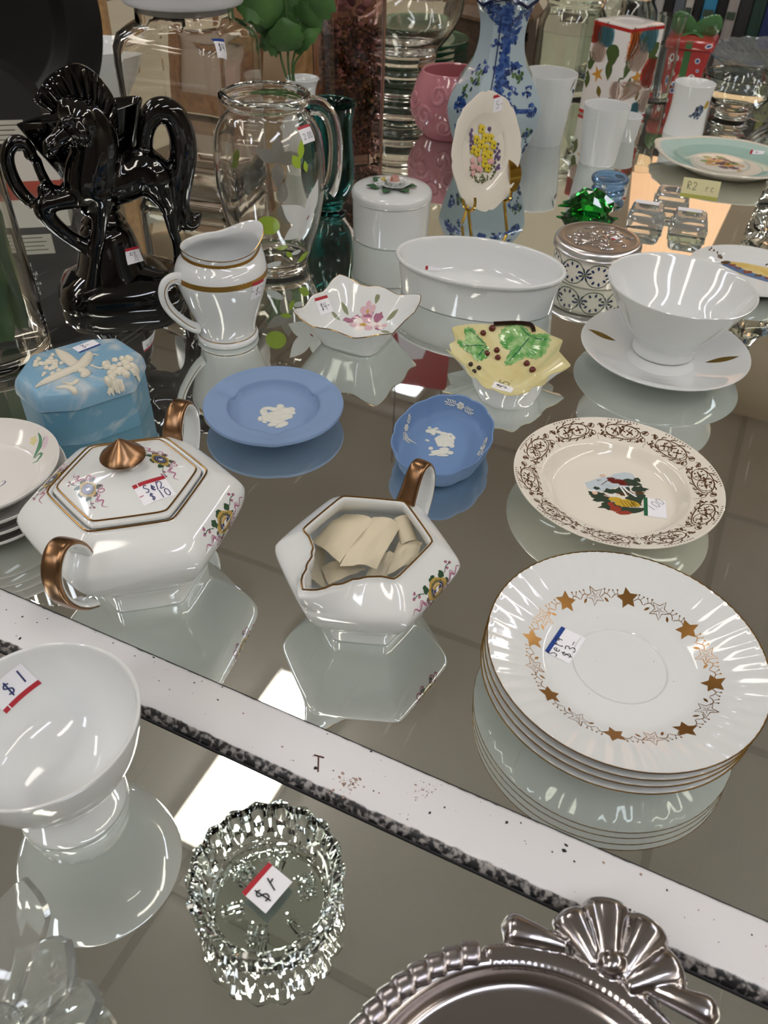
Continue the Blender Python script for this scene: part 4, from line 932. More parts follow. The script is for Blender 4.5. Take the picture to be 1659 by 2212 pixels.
hp = spl([(-.0395, 0, .0700), (-.0475, 0, .0735), (-.0560, 0, .0715), (-.0605, 0, .0640), (-.0600, 0, .0540), (-.0560, 0, .0440), (-.0490, 0, .0340), (-.0410, 0, .0250), (-.0340, 0, .0195), (-.0300, 0, .0180)], 5)
q = G(); q.tube(hp, [.0036+.0012*abs(2*i/(len(hp)-1)-1)**2 for i in range(len(hp))], 14, 0, lambda i, a: (cos(a)*1.25, sin(a)*.85), up=(0, 1, 0)); H_ = obj('handle', q, china, T)
q = G(); q.tube([(x, -.0034, z) for x, y, z in hp[4:-6]], .00035, 6); obj('gold_line', q, goldl, H_)
sticker(T, b, (541, 614), (565, 603), (566, 634), (543, 646), 'top', redp, [('-', .0, .30, .4), ('$2', .30, .22, .46)], .0005)
# ------------------------------------------------------------------ marbled blue octagonal trinket box
BC = V((-.2545, .5660, 0)); T = thing('trinket_box', 'marbled blue octagonal trinket box with cream hummingbird relief and blue-striped sticker', 'box', BC)
mb = mat('marbled_blue_resin', '7fa9c4', .38, vary=('d4d4d0', 22, .46, .78, 4, 2.4)); mbd = mat('marbled_blue_resin_dark', '5c8ea8', .38, vary=('c0c8c6', 18, .52, .84, 4, 2.4))
U_ = V((.9205, -.392*.0-.10, 0)).normalized()
ang0 = radians(0)
half = [(-.2461+.2545, .5236-.5660), (-.2092+.2545, .5531-.5660), (-.2090+.2545, .5891-.5660)]
o8 = half+[(.0105, .0425)]; o8 = o8+[(-x, -y) for x, y in o8]
o8 = [( .0084, -.0424), (.0453, -.0129), (.0455, .0231), (.0190, .0475)]; o8 = o8+[(-x, -y) for x, y in o8]
def octr(k, z, n=6):
    P = []
    for i in range(8):
        a, bq = o8[i], o8[(i+1) % 8]
        for j in range(n):
            t = j/n; t = .04+.92*t if 0 < j else .02
            P.append(((a[0]+(bq[0]-a[0])*t)*k, (a[1]+(bq[1]-a[1])*t)*k, z))
    return P
g = G(); g.rings([octr(.80, .0006), octr(.985, 0), octr(1.0, .0015), octr(1.0, .034), octr(.93, .0342), octr(.93, .0200), octr(.5, .02)], 0); obj('box_body', g, mbd, T, 30)
g = G(); g.rings([octr(.8, .0352), octr(1.03, .0345), octr(1.035, .0365), octr(1.02, .0430), octr(.985, .0475), octr(.94, .0498), octr(.90, .0503), octr(.5, .0506), octr(.1, .0507)], 0); LD = obj('lid', g, mb, T, 40); b = g.bvh()
cr = mat('cream_resin_relief', 'dcd6c4', .5)
fr = frame(T, b, (185, 805), (260, 800)); D = Dec(b, fr, .0003); D.mx = .0015; K = .00034
def lp_(px, py): 
    Mi = mw(T).inverted(); q = Mi @ CAM; d = (Mi.to_3x3() @ ray(px, py)).normalized(); o = fr(0, 0)[0]; X = fr(1, 0)[0]-o; Y = fr(0, 1)[0]-o; o = o+fr(0, 0)[1]*.02; n = -fr(0, 0)[1]
    p = q+d*((o-q).dot(n)/d.dot(n))-o; return p.dot(X), p.dot(Y)
def fat(pts, ws, h):                                  # tapered ridge made of domes
    P = spl([(*lp_(*p), w_) for p, w_ in zip(pts, ws)], 5)
    for x, y, w_ in P: D.blob(x, y, max(w_, .0006), h=h*min(1, w_/.004+.3), n=10)
fat([(78, 836), (105, 822), (135, 808), (160, 798)], [.0009, .0034, .0046, .0042], .0026)      # lower wing
fat([(124, 758), (138, 768), (152, 780), (166, 792)], [.0020, .0048, .0052, .0042], .0024)     # upper wing
fat([(160, 800), (178, 788), (188, 776), (193, 768)], [.0040, .0052, .0044, .0034], .0034)     # body and head
fat([(196, 767), (206, 766), (212, 768)], [.0016, .0008, .0005], .0014); fat([(176, 800), (186, 806), (182, 812)], [.0034, .0038, .0030], .0024)
fat([(198, 790), (216, 796), (226, 792)], [.0012, .0010, .0012], .0014)
rnd = random.Random(7)
for i in range(46):                                   # blossom cluster on the right
    u = rnd.random(); px = 232+50*u+rnd.gauss(0, 7); py = 812-26*u+rnd.gauss(0, 12); x, y = lp_(px, py); D.blob(x, y, rnd.uniform(.0020, .0036), h=rnd.uniform(.0016, .0034), n=9)
fat([(206, 843), (222, 836), (240, 828)], [.0008, .0030, .0042], .002)
for i in range(24): x, y = lp_(108+rnd.gauss(0, 13), 786+rnd.gauss(0, 9)); D.blob(x, y, rnd.uniform(.0018, .0030), h=rnd.uniform(.0012, .0024), n=9)
fat([(96, 806), (92, 812)], [.0018, .0010], .0012); fat([(124, 838), (145, 836), (160, 842)], [.0010, .0024, .0028], .0020); fat([(135, 826), (156, 830), (166, 824)], [.0008, .0018, .0022], .0018)
D.build('hummingbird_relief', [cr], LD)
sticker(T, b, None, (196, 737), (224, 742), (178, 760), 'bottom', bluep, [('3-', .28, .36, .5)], .0006, inkb, parent=LD)
# ------------------------------------------------------------------ stack of plates, left edge
pl = mat('ivory_plate', 'dedbd6', .1); PC = (-.2893, .4400)
lab = ['ivory side plate with tulip print, topmost of the stack at the left edge', 'ivory plate under the topmost one of the stack at the left edge', 'ivory plate third from the top of the stack at the left edge', 'ivory plate lying on the mirror at the bottom of the stack at the left edge']
for k in range(4):
    R = (.0560, .0575, .0590, .0600)[k]; H_ = (.0170, .0150, .0150, .0160)[k]; z0 = (.0328, .0240, .0156, .0060)[k]-.0060
    T = thing('side_plate', lab[k], 'plate', (PC[0]-(.0, -.001, -.0005, .002)[k], PC[1], z0+(.0001 if k == 3 else 0)), 0, 'stacked ivory plates at the left edge')
    up = spl([(.0005, .0040), (R*.62, .0040), (R*.72, .0055), (R*.86, H_*.62), (R*.985, H_)], 4)
    un = [(R, H_-.0002), (R*1.002, H_-.0012), (R*.985, H_-.0026), (R*.86, H_*.62-.0030), (R*.70, .0024), (R*.60, .0016), (R*.585, 0), (R*.56, 0), (R*.54, .0014), (.0005, .0016)]
    g = G(); g.lathe(up+un, 96); obj('plate_body', g, pl, T, 50); b = g.bvh()
    if k == 0:
        D = Dec(b, frame(T, b, (84, 962), (84, 1010)), .0001); D.mx = .003
        tm_ = [mat('tulip_green_print', '5f8f70', .12), mat('tulip_pink_print', 'd8c2cc', .12), mat('tulip_yellow_print', 'd8cf9c', .12), navy_p, brown_p]
        D.stroke([(-.0105, .0005), (-.004, .0018), (.004, -.0010), (.0100, -.0045)], .0034, 0, True, 6); D.stroke([(.0070, -.0030), (.002, .0020), (-.005, .0060)], .0016, 0, True, 6)
        D.stroke([(.0105, -.0040), (.0080, .0008), (.0098, .0030), (.0135, .0000), (.0160, -.0035)], .0020, 0, True, 6)
        D.blob(.0005, .0062, .0052, .0026, -.5, 1, 14, .15, 2); D.blob(-.002, .0066, .0034, .0014, -.5, 1, 10, .1, 3)
        for q in range(5): a = q*1.26; D.blob(-.0060+.0022*cos(a), -.0046+.0018*sin(a), .0019, .0014, a, 2, 10, .2, q)
        D.build('tulip_print', tm_, T)
        D = Dec(b, frame(T, b, (2, 1048), (22, 1048)), .0001); D.stroke([(-.001, .004), (.002, .0042), (.001, 0), (-.002, -.003)], .0007, 0, True, 5); D.build('ink_mark', [inkb], T)
# ------------------------------------------------------------------ black horse planter
HB = V((-.287, .792, 0)); HM = V((.30, -.954, 0)).normalized()
T = thing('horse_planter', 'glossy black ceramic prancing horse planter with red-striped price sticker', 'planter', HB)
def hp_(px, py, off=0.0): return vp(px, py, HB+HM*off, HM)-HB
KH = .00050
g = G()
def limb(chain, off=0.0):
    P = [(*hp_(x, y, off if len(q) == 0 else q[0]), r*KH) for x, y, r, *q in chain]; P = spl(P, 5)
    g.tube([p[:3] for p in P], [p[3] for p in P], 14)
    for p in (P[0], P[-1]): g.ball(p[:3], p[3], 12)
limb([(150, 236, 26, .012), (163, 246, 34, .014), (172, 268, 36, .016), (160, 282, 28, .018), (140, 290, 20, .020), (122, 304, 15, .022), (112, 316, 17, .024), (108, 324, 15, .024)])
limb([(152, 258, 9, .036), (140, 262, 8, .038), (128, 272, 7, .036)]); limb([(160, 276, 10, .034), (176, 290, 12, .034), (184, 300, 10, .030)])       # brow, cheek
limb([(168, 236, 10, .010), (160, 214, 6, .012), (156, 204, 3, .012)])                                                                    # ear
limb([(184, 250, 38, .006), (204, 288, 42, .008), (204, 330, 46, .010), (198, 372, 50, .010), (196, 410, 48, .010), (204, 432, 38, .010)])     # neck, chest
limb([(206, 396, 46, .006), (240, 392, 46, .004), (276, 382, 44, .002), (312, 366, 42, .002), (332, 382, 40, .002)])                          # barrel, rump
limb([(330, 384, 40, .006), (342, 408, 30, .008), (356, 436, 20, .008), (364, 462, 13, .008), (374, 500, 11, .008), (384, 530, 11, .008), (388, 600, 12, .008), (388, 625, 14, .008)])
limb([(312, 318, 16, 0), (314, 286, 17, 0), (324, 254, 21, 0), (346, 237, 24, 0), (374, 248, 25, 0), (392, 288, 26, 0), (396, 336, 27, 0), (390, 390, 25, 0), (388, 440, 21, 0), (397, 474, 22, 0), (415, 482, 16, 0), (430, 464, 8, 0)])
limb([(180, 424, 26, .016), (150, 430, 19, .020), (118, 438, 16, .022), (92, 447, 18, .022), (104, 470, 17, .022), (128, 494, 15, .022), (160, 518, 14, .020), (186, 532, 17, .020), (204, 538, 16, .020)])
limb([(214, 420, 30, .020), (217, 456, 20, .022), (215, 490, 15, .024), (210, 526, 15, .026), (206, 566, 12, .028), (201, 606, 13, .030), (198, 628, 16, .030)])
limb([(90, 448, 12, .014), (62, 432, 13, .010), (36, 402, 14, .008), (18, 362, 14, .008), (16, 330, 13, .008), (28, 310, 13, .008), (46, 306, 12, .008), (60, 318, 11, .008), (66, 334, 13, .008)])
limb([(78, 345, 10, .004), (88, 372, 10, .004), (100, 396, 11, .004), (110, 412, 10, .004)]); g.ball(hp_(97, 412, .016), .0075, 14)
limb([(110, 412, 12, .004), (150, 420, 14, .002), (190, 440, 24, 0)])
# pedestal: spool, flare, plinth
c0 = hp_(252, 620, 0); ax = V((c0.x, c0.y, 0))
def zz(py): return hp_(252, py, 0).z
ped = [(.001, 0), (.044, 0), (.0445, .004), (.040, .010), (.034, .024), (.030, .036), (.0278, .046), (.0262, .054), (.0240, .060), (.0190, .064), (.0212, .068), (.0178, .072), (.0168, .076), (.0192, .080), (.0176, .083), (.021, .088), (.030, .094), (.034, .102), (.001, .108)]
gp = G(); gp.lathe(ped, 48, lambda a, r, z, k: (r, z), org=(ax.x, ax.y, .013))
L = hp_(126, 628, 0); R_ = hp_(398, 612, 0); mid = (L+R_)/2; hx = (R_-L).length/2; ex = V((R_.x-L.x, R_.y-L.y, 0)).normalized(); ey = V((-ex.y, ex.x, 0)); mid.z = 0
rs = []
for z, k in ((0, .98), (.003, 1.0), (.012, 1.0), (.016, .955), (.022, .90), (.028, .70), (.034, .50)):
    R = []
    for i in range(48):
        a = 2*pi*i/48; x, y = math.copysign(abs(cos(a))**.62, cos(a))*hx*k, math.copysign(abs(sin(a))**.62, sin(a))*.050*k; R.append(mid+ex*x+ey*y+V((0, 0, z)))
    rs.append(R)
gp.rings(rs, 0); obj('pedestal', gp, black, T, 40); bped = gp.bvh(); obj_h = fuse(obj('horse_body', g, black, T), .0019, 5); bh = g.bvh()
# the flower pocket behind the horse
g = G(); rs = []
def pock(kx, ky, tz, dz=0):
    A = hp_(37, 270, -.014); B_ = hp_(306, 213, -.022); c = (A+B_)/2; h_ = (B_-A).length/2; e = V((B_.x-A.x, B_.y-A.y, 0)).normalized(); f = V((-e.y, e.x, 0)); low = hp_(238, 440, -.016)
    R = []
    for i in range(44):
        a = 2*pi*i/44; x = cos(a); w_ = .0185*ky*(1 if x > -.2 else 1-((-.2-x)/.8)**1.4*.9)
        p = c+e*(h_*kx*x)+f*(w_*math.copysign(abs(sin(a))**.8, sin(a))); slope = (B_.z-A.z)*.5*x*0
        ztop = c.z+ (B_.z-A.z)/2*x; p.z = low.z+(ztop-low.z)*tz+dz; q = V((low.x, low.y, p.z)); p = p+(q-p)*(1-tz)*.55; R.append(p)
    return R
for kx, ky, tz in ((.42, .8, .02), (.66, 1.0, .12), (.88, 1.1, .35), (.97, 1.15, .7), (1, 1.2, 1)): rs.append(pock(kx, ky, tz))
rs.append(pock(.985, 1.08, 1, .0012)); rs.append(pock(.95, .90, 1, 0)); rs.append(pock(.90, .85, .7)); rs.append(pock(.6, .7, .35))
g.rings(rs, 0); obj('flower_pocket', g, black, T, 60)
# mane: a fluted crest over the poll and down the neck
def crest(inner, outer, off, n, th, ridges, name='mane'):
    I = spl(inner, n); O = spl(outer, n); N = min(len(I), len(O)); I = I[:N]; O = O[:N]; g = G(); F, B_ = [], []
    for j in range(7):
        for side, arr in ((1, F), (-1, B_)):
            row = []
            for i in range(N):
                t = j/6; p = hp_(I[i][0]+(O[i][0]-I[i][0])*t, I[i][1]+(O[i][1]-I[i][1])*t, off); w_ = th*(1-.35*t)*(1+.36*abs(sin(ridges*pi*i/(N-1)))-.2)
                row.append(p+HM*side*w_*(1 if 0 < j < 6 else .55))
            arr.append(row)
    rs = [[F[j][i] for j in range(7)]+[B_[j][i] for j in range(6, -1, -1)] for i in range(N)]
    g.rings(rs, 0); return obj(name, g, black, T, 30)
crest([(114, 246), (128, 234), (146, 226), (166, 220), (188, 222), (206, 232), (222, 248), (236, 272)], [(70, 216), (84, 194), (100, 170), (128, 150), (165, 137), (204, 156), (240, 200), (254, 236)], .008, 8, .0058, 22)
crest([(236, 268), (236, 290), (235, 312), (234, 336)], [(253, 240), (256, 275), (255, 306), (246, 336)], .002, 8, .0052, 10)
g = G(); g.ball(hp_(148, 264, .033), .0040, 14); g.tube(spl([hp_(138, 264, .034), hp_(146, 257, .036), hp_(158, 260, .033)], 4), .0014, 8); obj('eye', g, black, T)
g = G(); g.ball(hp_(106, 318, .036), .0022, 10); obj('nostril', g, black, T)
sticker(T, bped, (265, 540), (298, 531), (309, 564), (280, 571), 'top', redp, [('$2.15', .18, .52, .20), ('.75', .30, .14, .30)], .0004)
# ------------------------------------------------------------------ tall glass vase with leaves, left edge
GC = V((-.377, .662, 0)); T = thing('glass_vase', 'tall clear glass vase with dark green leaves inside, left edge', 'vase', (GC.x, GC.y, .0002))
g = G(); g.lathe([(.001, 0), (.048, 0), (.0525, .003), (.0535, .008), (.0530, .05), (.0510, .15), (.0505, .25), (.052, .30), (.0495, .30), (.0480, .25), (.0485, .15), (.0500, .05), (.0495, .014), (.044, .010), (.001, .010)], 64); obj('vase_body', g, glass, T, 50)
P = thing('leaf_bunch', 'dark green broad leaves standing inside the tall glass vase at the left edge', 'leaves', (GC.x, GC.y, .0112))
leafm = mat('dark_leaf', '3c5c38', .5, vary=('587448', 30, .4, .7))
rd_ = V((.869, .495, 0)); fd_ = V((.495, -.869, 0))
for k, (o_, dp, z0, l, w_) in enumerate(((.031, .008, .012, .19, .0125), (.012, .022, .010, .21, .0210), (-.014, .014, .014, .20, .0200), (.034, -.010, .030, .17, .0100), (.016, -.014, .008, .22, .0200))):
    g = G()
    def fn(u, v):
        y = (v-.5)*2*w_*sin(pi*min(1, u*.72+.03))**.42*(1+.10*sin(u*26)); return rd_*(o_+y-.006*u)+fd_*(dp-.006*u+abs(v-.5)*.004)+V((0, 0, z0+l*u))
    g.sheet(fn, 18, 6, 0, .0008); obj('leaf', g, leafm, P, 40)
# ------------------------------------------------------------------ black cookware box and round black pan behind the horse
BP = V((-.505, 1.075, 0)); T = thing('cookware_box', 'black cardboard cookware sleeve with white French text behind the horse', 'box', BP, radians(14))
kraft = mat('black_cardboard', '1d1c1c', .45); whitec = mat('white_cardboard', 'c9c4bc', .5); redc = mat('red_cardboard', '9c4030', .5)
g = G()
g.box((-.22, 0, .0), (.055, .045, .012), 1); g.box((-.22, .0005, .012), (.055, .0445, .050), 2)
sh = [(-.22, .050), (.055, .050), (.055, .085), (.045, .118), (.022, .142), (-.01, .158), (-.06, .170), (-.22, .178)]
g.rings([[(x, .001, z) for x, z in sh], [(x, .044, z) for x, z in sh]], 0); obj('cardboard_sleeve', g, [kraft, redc, whitec], T, 25); b = g.bvh()
D = Dec(b, lambda x, y: (V((x, -.2, y)), V((0, 1, 0))), .0004)
for i, s in enumerate(('lient', 'lle et', 'etre', 'cture.', 'only', "a l'aide", 'rellement')): D.text(s, -.004*len(s), .1440-.0072*i, .0052, .0007, 0, .55)
D.build('white_lettering', [white_p], T)
D = Dec(b, lambda x, y: (V((x, -.2, y)), V((0, 1, 0))), .0004); D.poly([(-.05, .060), (.026, .060), (.026, .088), (-.05, .088)], 0); D.off = .0007
for i in range(4): D.stroke([(-.045, .0820-.0058*i), (.018-.004*(i % 2), .0820-.0058*i)], .0009, 1)
D.build('paper_label', [mat('label_paper', 'b8b4a8', .6), ink], T)
PT = V((-.585, 1.215, 0)); T = thing('black_pan', 'large round black pan standing on edge behind the cookware sleeve', 'pan', (PT.x, PT.y, .0))
blk = mat('black_nonstick', '0b0b0c', .42)
Mx = Matrix.Translation((0, 0, .1755)) @ Matrix.Rotation(radians(22), 4, 'Z') @ Matrix.Rotation(radians(86), 4, 'X')
g = G(); g.lathe([(.001, .0), (.108, .0), (.114, .003), (.128, .020), (.132, .022), (.172, .0235), (.1745, .0225), (.1745, .0205), (.172, .0195), (.134, .0180), (.118, -.001), (.112, -.0035), (.001, -.0035)], 96); g.v = [Mx @ p for p in g.v]; obj('pan_body', g, blk, T, 40)
# ------------------------------------------------------------------ square glass jar with white lid
JC = V((-.2625, 1.105, 0)); T = thing('square_glass_jar', 'large square clear glass jar with white lid and four dollar sticker', 'jar', (JC.x, JC.y, .0002), radians(-14))
def rsq(h, z, rd, n=12):
    out = []
    for q in range(4):
        for i in range(n):
            a = q*pi/2+pi/2*i/(n-1); cx_, cy_ = (h-rd)*(1 if q in (0, 3) else -1), (h-rd)*(1 if q in (0, 1) else -1); out.append((cx_+rd*cos(a), cy_+rd*sin(a), z))
    return out
g = G(); g.rings([rsq(.055, 0, .02), rsq(.073, .001, .02), rsq(.077, .007, .02), rsq(.078, .05, .02), rsq(.0785, .140, .02), rsq(.078, .158, .022), rsq(.074, .169, .026), rsq(.068, .1745, .040), rsq(.0655, .178, .0654), rsq(.0645, .186, .0644), rsq(.0645, .194, .0644), rsq(.060, .194, .0599), rsq(.060, .180, .0599), rsq(.063, .172, .040), rsq(.070, .164, .022), rsq(.0735, .155, .018), rsq(.074, .140, .017), rsq(.0735, .05, .017), rsq(.072, .014, .016), rsq(.062, .009, .015), rsq(.03, .009, .01)], 0); g.v = [V((p.x*.90, p.y*.90, p.z*1.135)) for p in g.v]; obj('jar_body', g, glass, T, 60); b = g.bvh()
g = G(); g.lathe([(.001, .212), (.053, .212), (.053, .2205), (.0690, .2205), (.0706, .222), (.0710, .226), (.0710, .262), (.0695, .266), (.065, .268), (.001, .269)], 72); obj('lid', g, mat('white_plastic', 'c9c9cc', .35), T, 50)
sticker(T, b, (463, 85), (487, 87), (486, 126), None, 'top', bluep, [('$4', .22, .34, .38)], .0008)
# ------------------------------------------------------------------ painted glass pitcher
T = thing('glass_pitcher', 'clear glass pitcher painted with white flowers and lime leaves, red-striped sticker', 'pitcher', (-.1365, .8810, .0002), radians(5))
po = spl([(.0005, .0), (.0320, .0), (.0352, .0012), (.0360, .006), (.0372, .0100), (.0425, .022), (.0500, .045), (.0560, .075), (.0585, .100), (.0582, .125), (.0548, .144), (.0480, .1570), (.0415, .1638), (.0398, .1680)], 4)
po += [(.0412, .1705), (.0440, .1725), (.0455, .1760), (.0450, .1800), (.0425, .1822), (.0402, .1815), (.0392, .1780), (.0385, .1720), (.0382, .1670)]
po += spl([(.0400, .1630), (.0462, .1558), (.0530, .1430), (.0563, .1240), (.0565, .100), (.0540, .0755), (.0480, .046), (.0405, .024), (.0350, .0125), (.020, .0085), (.0005, .0080)], 4)
def lip(a, r, z, k):
    d = (math.degrees(a)-195+180) % 360-180; s_ = max(0, 1-abs(d)/40)**2*max(0, min(1, (z-.165)/.012)); return r+.003*s_, z+.003*s_
g = G(); g.lathe(po, 96, lip); obj('pitcher_body', g, glass, T, 60); b = g.bvh()
hpt = spl([(.0440, 0, .1700), (.0540, 0, .1690), (.0640, -.002, .1600), (.0690, -.004, .1450), (.0700, -.005, .1250), (.0680, -.006, .1050), (.0640, -.008, .0920), (.0600, -.010, .0870)], 6)
q = G(); q.tube(hpt, [.0050+.0016*abs(2*i/(len(hpt)-1)-1)**2 for i in range(len(hpt))], 14, 0, lambda i, a: (cos(a)*1.5, sin(a)*.75), up=(0, 1, 0)); obj('handle', q, glass, T)
KP = .00052
D = None
def pf(c): return frame(T, b, c, (c[0]+30, c[1]))
def paint(c, fn):
    try: D = Dec(b, pf(c), .0003)
    except Exception: print('paint miss', c); return
    D.mx = .004; fn(D); D.build('painted_flower' if fn is flower else 'painted_leaf', [lime_p, pearl_p, mat('lime_dark', '7f9a30', .3), mat('flower_heart', '8a4a4a', .3)], T)
def flower(D):
    for a, l, w_ in ((2.75, .036, .021), (1.45, .044, .019), (-2.2, .030, .018), (-1.5, .022, .012), (.5, .014, .010), (-.6, .014, .009)): D.leaf(0, 0, l, w_, a, 1, .8)
    D.off += .0002; D.leaf(0, .001, .007, .002, 1.1, 3)
def leaf_r(D): D.blob(0, 0, .0118, .0108, 0, 0, 20); D.off += .0001; D.stroke([(-.0115, .0015), (.0115, .0005)], .0007, 2)
paint((660, 478), flower); paint((580, 487), leaf_r)
for c, l, w_, a in (((640, 350), .016, .010, 2.2), ((650, 325), .020, .008, 1.4), ((655, 555), .018, .011, 1.0), ((625, 550), .013, .006, 2.4), ((610, 535), .014, .006, .3), ((660, 360), .012, .006, 1.9)):
    paint(c, lambda D, l=l, w_=w_, a=a: D.leaf(-l/2*cos(a), -l/2*sin(a), l, w_, a, 0))
for c, rx, ry in (((590, 572), .010, .004), ((640, 545), .006, .003)): paint(c, lambda D, rx=rx, ry=ry: D.blob(0, 0, rx, ry, .4, 1))
bb_ = b
def back(c, fn):                                       # the far side of the glass, seen through the front
    Mi = mw(T).inverted(); o = Mi @ CAM; d = (Mi.to_3x3() @ ray(*c)).normalized(); p = o+d*2; loc, nor, i, ds = b.ray_cast(p, -d)
    if loc is None: return
    nor = nor if nor.dot(d) > 0 else -nor; X = V((0, 0, 1)).cross(nor).normalized()*-1; Y = V((0, 0, 1)); D = Dec(b, lambda x, y: (loc+X*x+Y*y+nor*.02, -nor), .0003); D.mx = .004; fn(D); D.build('painted_leaf', [lime_p, pearl_p, mat('lime_dark', '7f9a30', .3), mat('flower_heart', '8a4a4a', .3)], T)
back((515, 345), lambda D: (D.leaf(-.008, -.004, .018, .010, 1.1, 0), D.leaf(-.014, -.004, .014, .008, .1, 0))); back((488, 318), lambda D: D.blob(0, 0, .004, .0065, 0, 1))
back((600, 350), lambda D: [D.leaf(0, 0, .030, .015, a_, 1, .8) for a_ in (1.5, -1.6, 2.6, .4)]); back((605, 440), lambda D: [D.leaf(0, 0, .026, .014, a_, 1, .8) for a_ in (1.3, -1.2)])
sticker(T, b, (643, 276), (669, 267), (677, 304), (653, 313), 'top', redp, [('2.00', .16, .22, .34)], .0005)
# ------------------------------------------------------------------ teal glass vase
teal = mat('teal_glass', '3f9a96', .0, 0, 1.0, 1.46)
T = thing('teal_vase', 'flared teal glass vase standing behind the painted glass pitcher', 'vase', (-.0875, 1.0459, .0002))
to = spl([(.0005, 0), (.0215, 0), (.0232, .0015), (.0200, .0040), (.0165, .0075), (.0190, .0120), (.0268, .0230), (.0318, .042), (.0325, .058), (.0310, .080), (.0298, .096), (.0305, .112), (.0328, .124), (.0348, .131)], 4)
ti = [(.0340, .1318), (.0328, .1312)]+spl([(.0310, .124), (.0285, .112), (.0278, .096), (.0290, .080), (.0303, .058), (.0295, .043), (.0245, .026), (.015, .0165), (.0005, .0145)], 4)
g = G(); g.lathe(to+ti, 72); obj('vase_body', g, teal, T, 60)
# ------------------------------------------------------------------ round lidded box with porcelain rose
T = thing('round_lidded_box', 'round white porcelain box with a rose on its lid', 'box', (-.0064, .9774, 0))
g = G(); g.lathe([(.001, .001), (.0430, .001), (.0445, 0), (.0458, .001), (.0462, .003), (.0472, .0475), (.0440, .0478), (.0430, .006), (.001, .005)], 88); obj('box_body', g, china, T, 40)
g = G(); g.lathe([(.001, .0482), (.0480, .0482), (.0486, .0492), (.0484, .0545), (.0470, .0575), (.0440, .0590), (.032, .0602), (.001, .0606)], 88); LD = obj('lid', g, china, T, 50)
def rose(P, c, s, mats, layers=3):
    for k in range(layers):
        n = (3, 5, 6)[k]
        for i in range(n):
            a = 2*pi*i/n+.5*k; g = G(); r0 = (.0022, .0045, .0070)[k]*s
            def fn(u, v): 
                w_ = (v-.5)*2*(.0042+.0012*k)*s*sin(pi*(.25+.55*u)); h = u*(.0085-.0022*k)*s; rr = r0*(.5+.7*u)+(.0022*s*u*u*k)
                return (c[0]+(rr-abs(v-.5)*.004*s)*cos(a)-w_*sin(a), c[1]+(rr-abs(v-.5)*.004*s)*sin(a)+w_*cos(a), c[2]+h)
            g.sheet(fn, 5, 6, 0, .0006); obj('petal', g, mats[k % len(mats)], P, 60)
pkc = mat('pink_porcelain', 'e0b0a4', .15)
rose(LD, (.003, -.004, .0606), 1.55, [pkc, china_warm, china_warm]); rose(LD, (-.010, .003, .0606), 1.0, [mat('yellow_porcelain', 'e2cf8a', .15), china_warm, china_warm], 2); rose(LD, (-.0150, -.007, .0606), .85, [china_warm], 2)
glf = mat('green_porcelain_leaf', '3f6648', .15)
for a, x, y in ((2.9, -.015, -.012), (-.2, .014, -.002), (-1.9, -.004, -.015), (2.2, -.014, .007), (-.9, .010, -.013)):
    g = G()
    def fn(u, v): l, w_ = .0160*u, (v-.5)*2*.0056*sin(pi*min(1, u*.95+.05)); return (x+l*cos(a)-w_*sin(a), y+l*sin(a)+w_*cos(a), .0612+.004*sin(pi*u*.8)-abs(v-.5)*.002)
    g.sheet(fn, 8, 4, 0, .0006); obj('porcelain_leaf', g, glf, LD, 60)
# ------------------------------------------------------------------ small glass vase with artificial leaves
PV = V((-.135, 1.20, 0)); T = thing('bud_vase', 'small white bud vase holding green artificial leaves behind the painted pitcher', 'vase', (PV.x, PV.y, 0))
g = G(); g.lathe(spl([(.001, 0), (.022, 0), (.0235, .002), (.030, .025), (.030, .045), (.022, .075), (.0175, .098), (.0190, .112), (.0232, .1215)], 4)+[(.0225, .1222), (.0212, .1215), (.0170, .111), (.0155, .098), (.019, .076), (.026, .045), (.001, .04)], 56); obj('vase_body', g, china_warm, T, 60)
P = thing('artificial_leaves', 'green artificial leaf spray standing in the small white bud vase', 'plant', (PV.x, PV.y, .0412))
lf = mat('silk_leaf', '4f7a3c', .5, vary=('3d6433', 30, .4, .65)); stm = mat('silk_stem', '4a6b3a', .5)
PM_ = V((.12, -.99, 0)).normalized()
def lp2(px, py, off=0.0): return vp(px, py, PV+PM_*off, PM_)-V((PV.x, PV.y, .0412))
for pts in (((618, 165), (606, 120), (596, 60), (585, 0)), ((632, 165), (640, 100), (650, 40), (660, -30)), ((626, 165), (622, 100), (618, 20), (620, -40)), ((634, 160), (655, 110), (690, 65))):
    q = [V((.0, 0, .002))]+[lp2(*p) for p in pts]; g = G(); g.tube(spl([tuple(p) for p in q], 4), .0016, 6); obj('stem', g, stm, P)
LV = [((600, 95), (565, 75), 46), ((590, 60), (545, -5), 70), ((600, 40), (520, -30), 64), ((612, 70), (640, -20), 80), ((640, 40), (700, 30), 66), ((660, 20), (715, -30), 70), ((640, 90), (662, 40), 46), ((636, 110), (690, 62), 26), ((628, 110), (610, 40), 60), ((645, 70), (620, 10), 60), ((605, 92), (573, 92), 44), ((575, 20), (510, 12), 50), ((650, 100), (640, 70), 30)]
for k, (a, b_, w_) in enumerate(LV):
    A, B_ = lp2(*a, off=.012*((k % 3)-1)), lp2(*b_, off=.012*((k % 3)-1)+.010); d = (B_-A); L = d.length; d.normalize(); nrm = (PM_+V((0, 0, .35*((k % 4)-1.5)))).normalized(); sd = d.cross(nrm).normalized(); nrm = sd.cross(d); W = w_*.00077/2; g = G()
    def fn(u, v): y = (v-.5)*2*W*min(1, sin(pi*min(1, u*.9+.1))**.7*(1+.14*sin(u*20))); return A+d*(L*u)+sd*y+nrm*(.006*sin(pi*u)-abs(v-.5)*.006)
    g.sheet(fn, 16, 6, 0, .0006); obj('leaf', g, lf, P, 40)
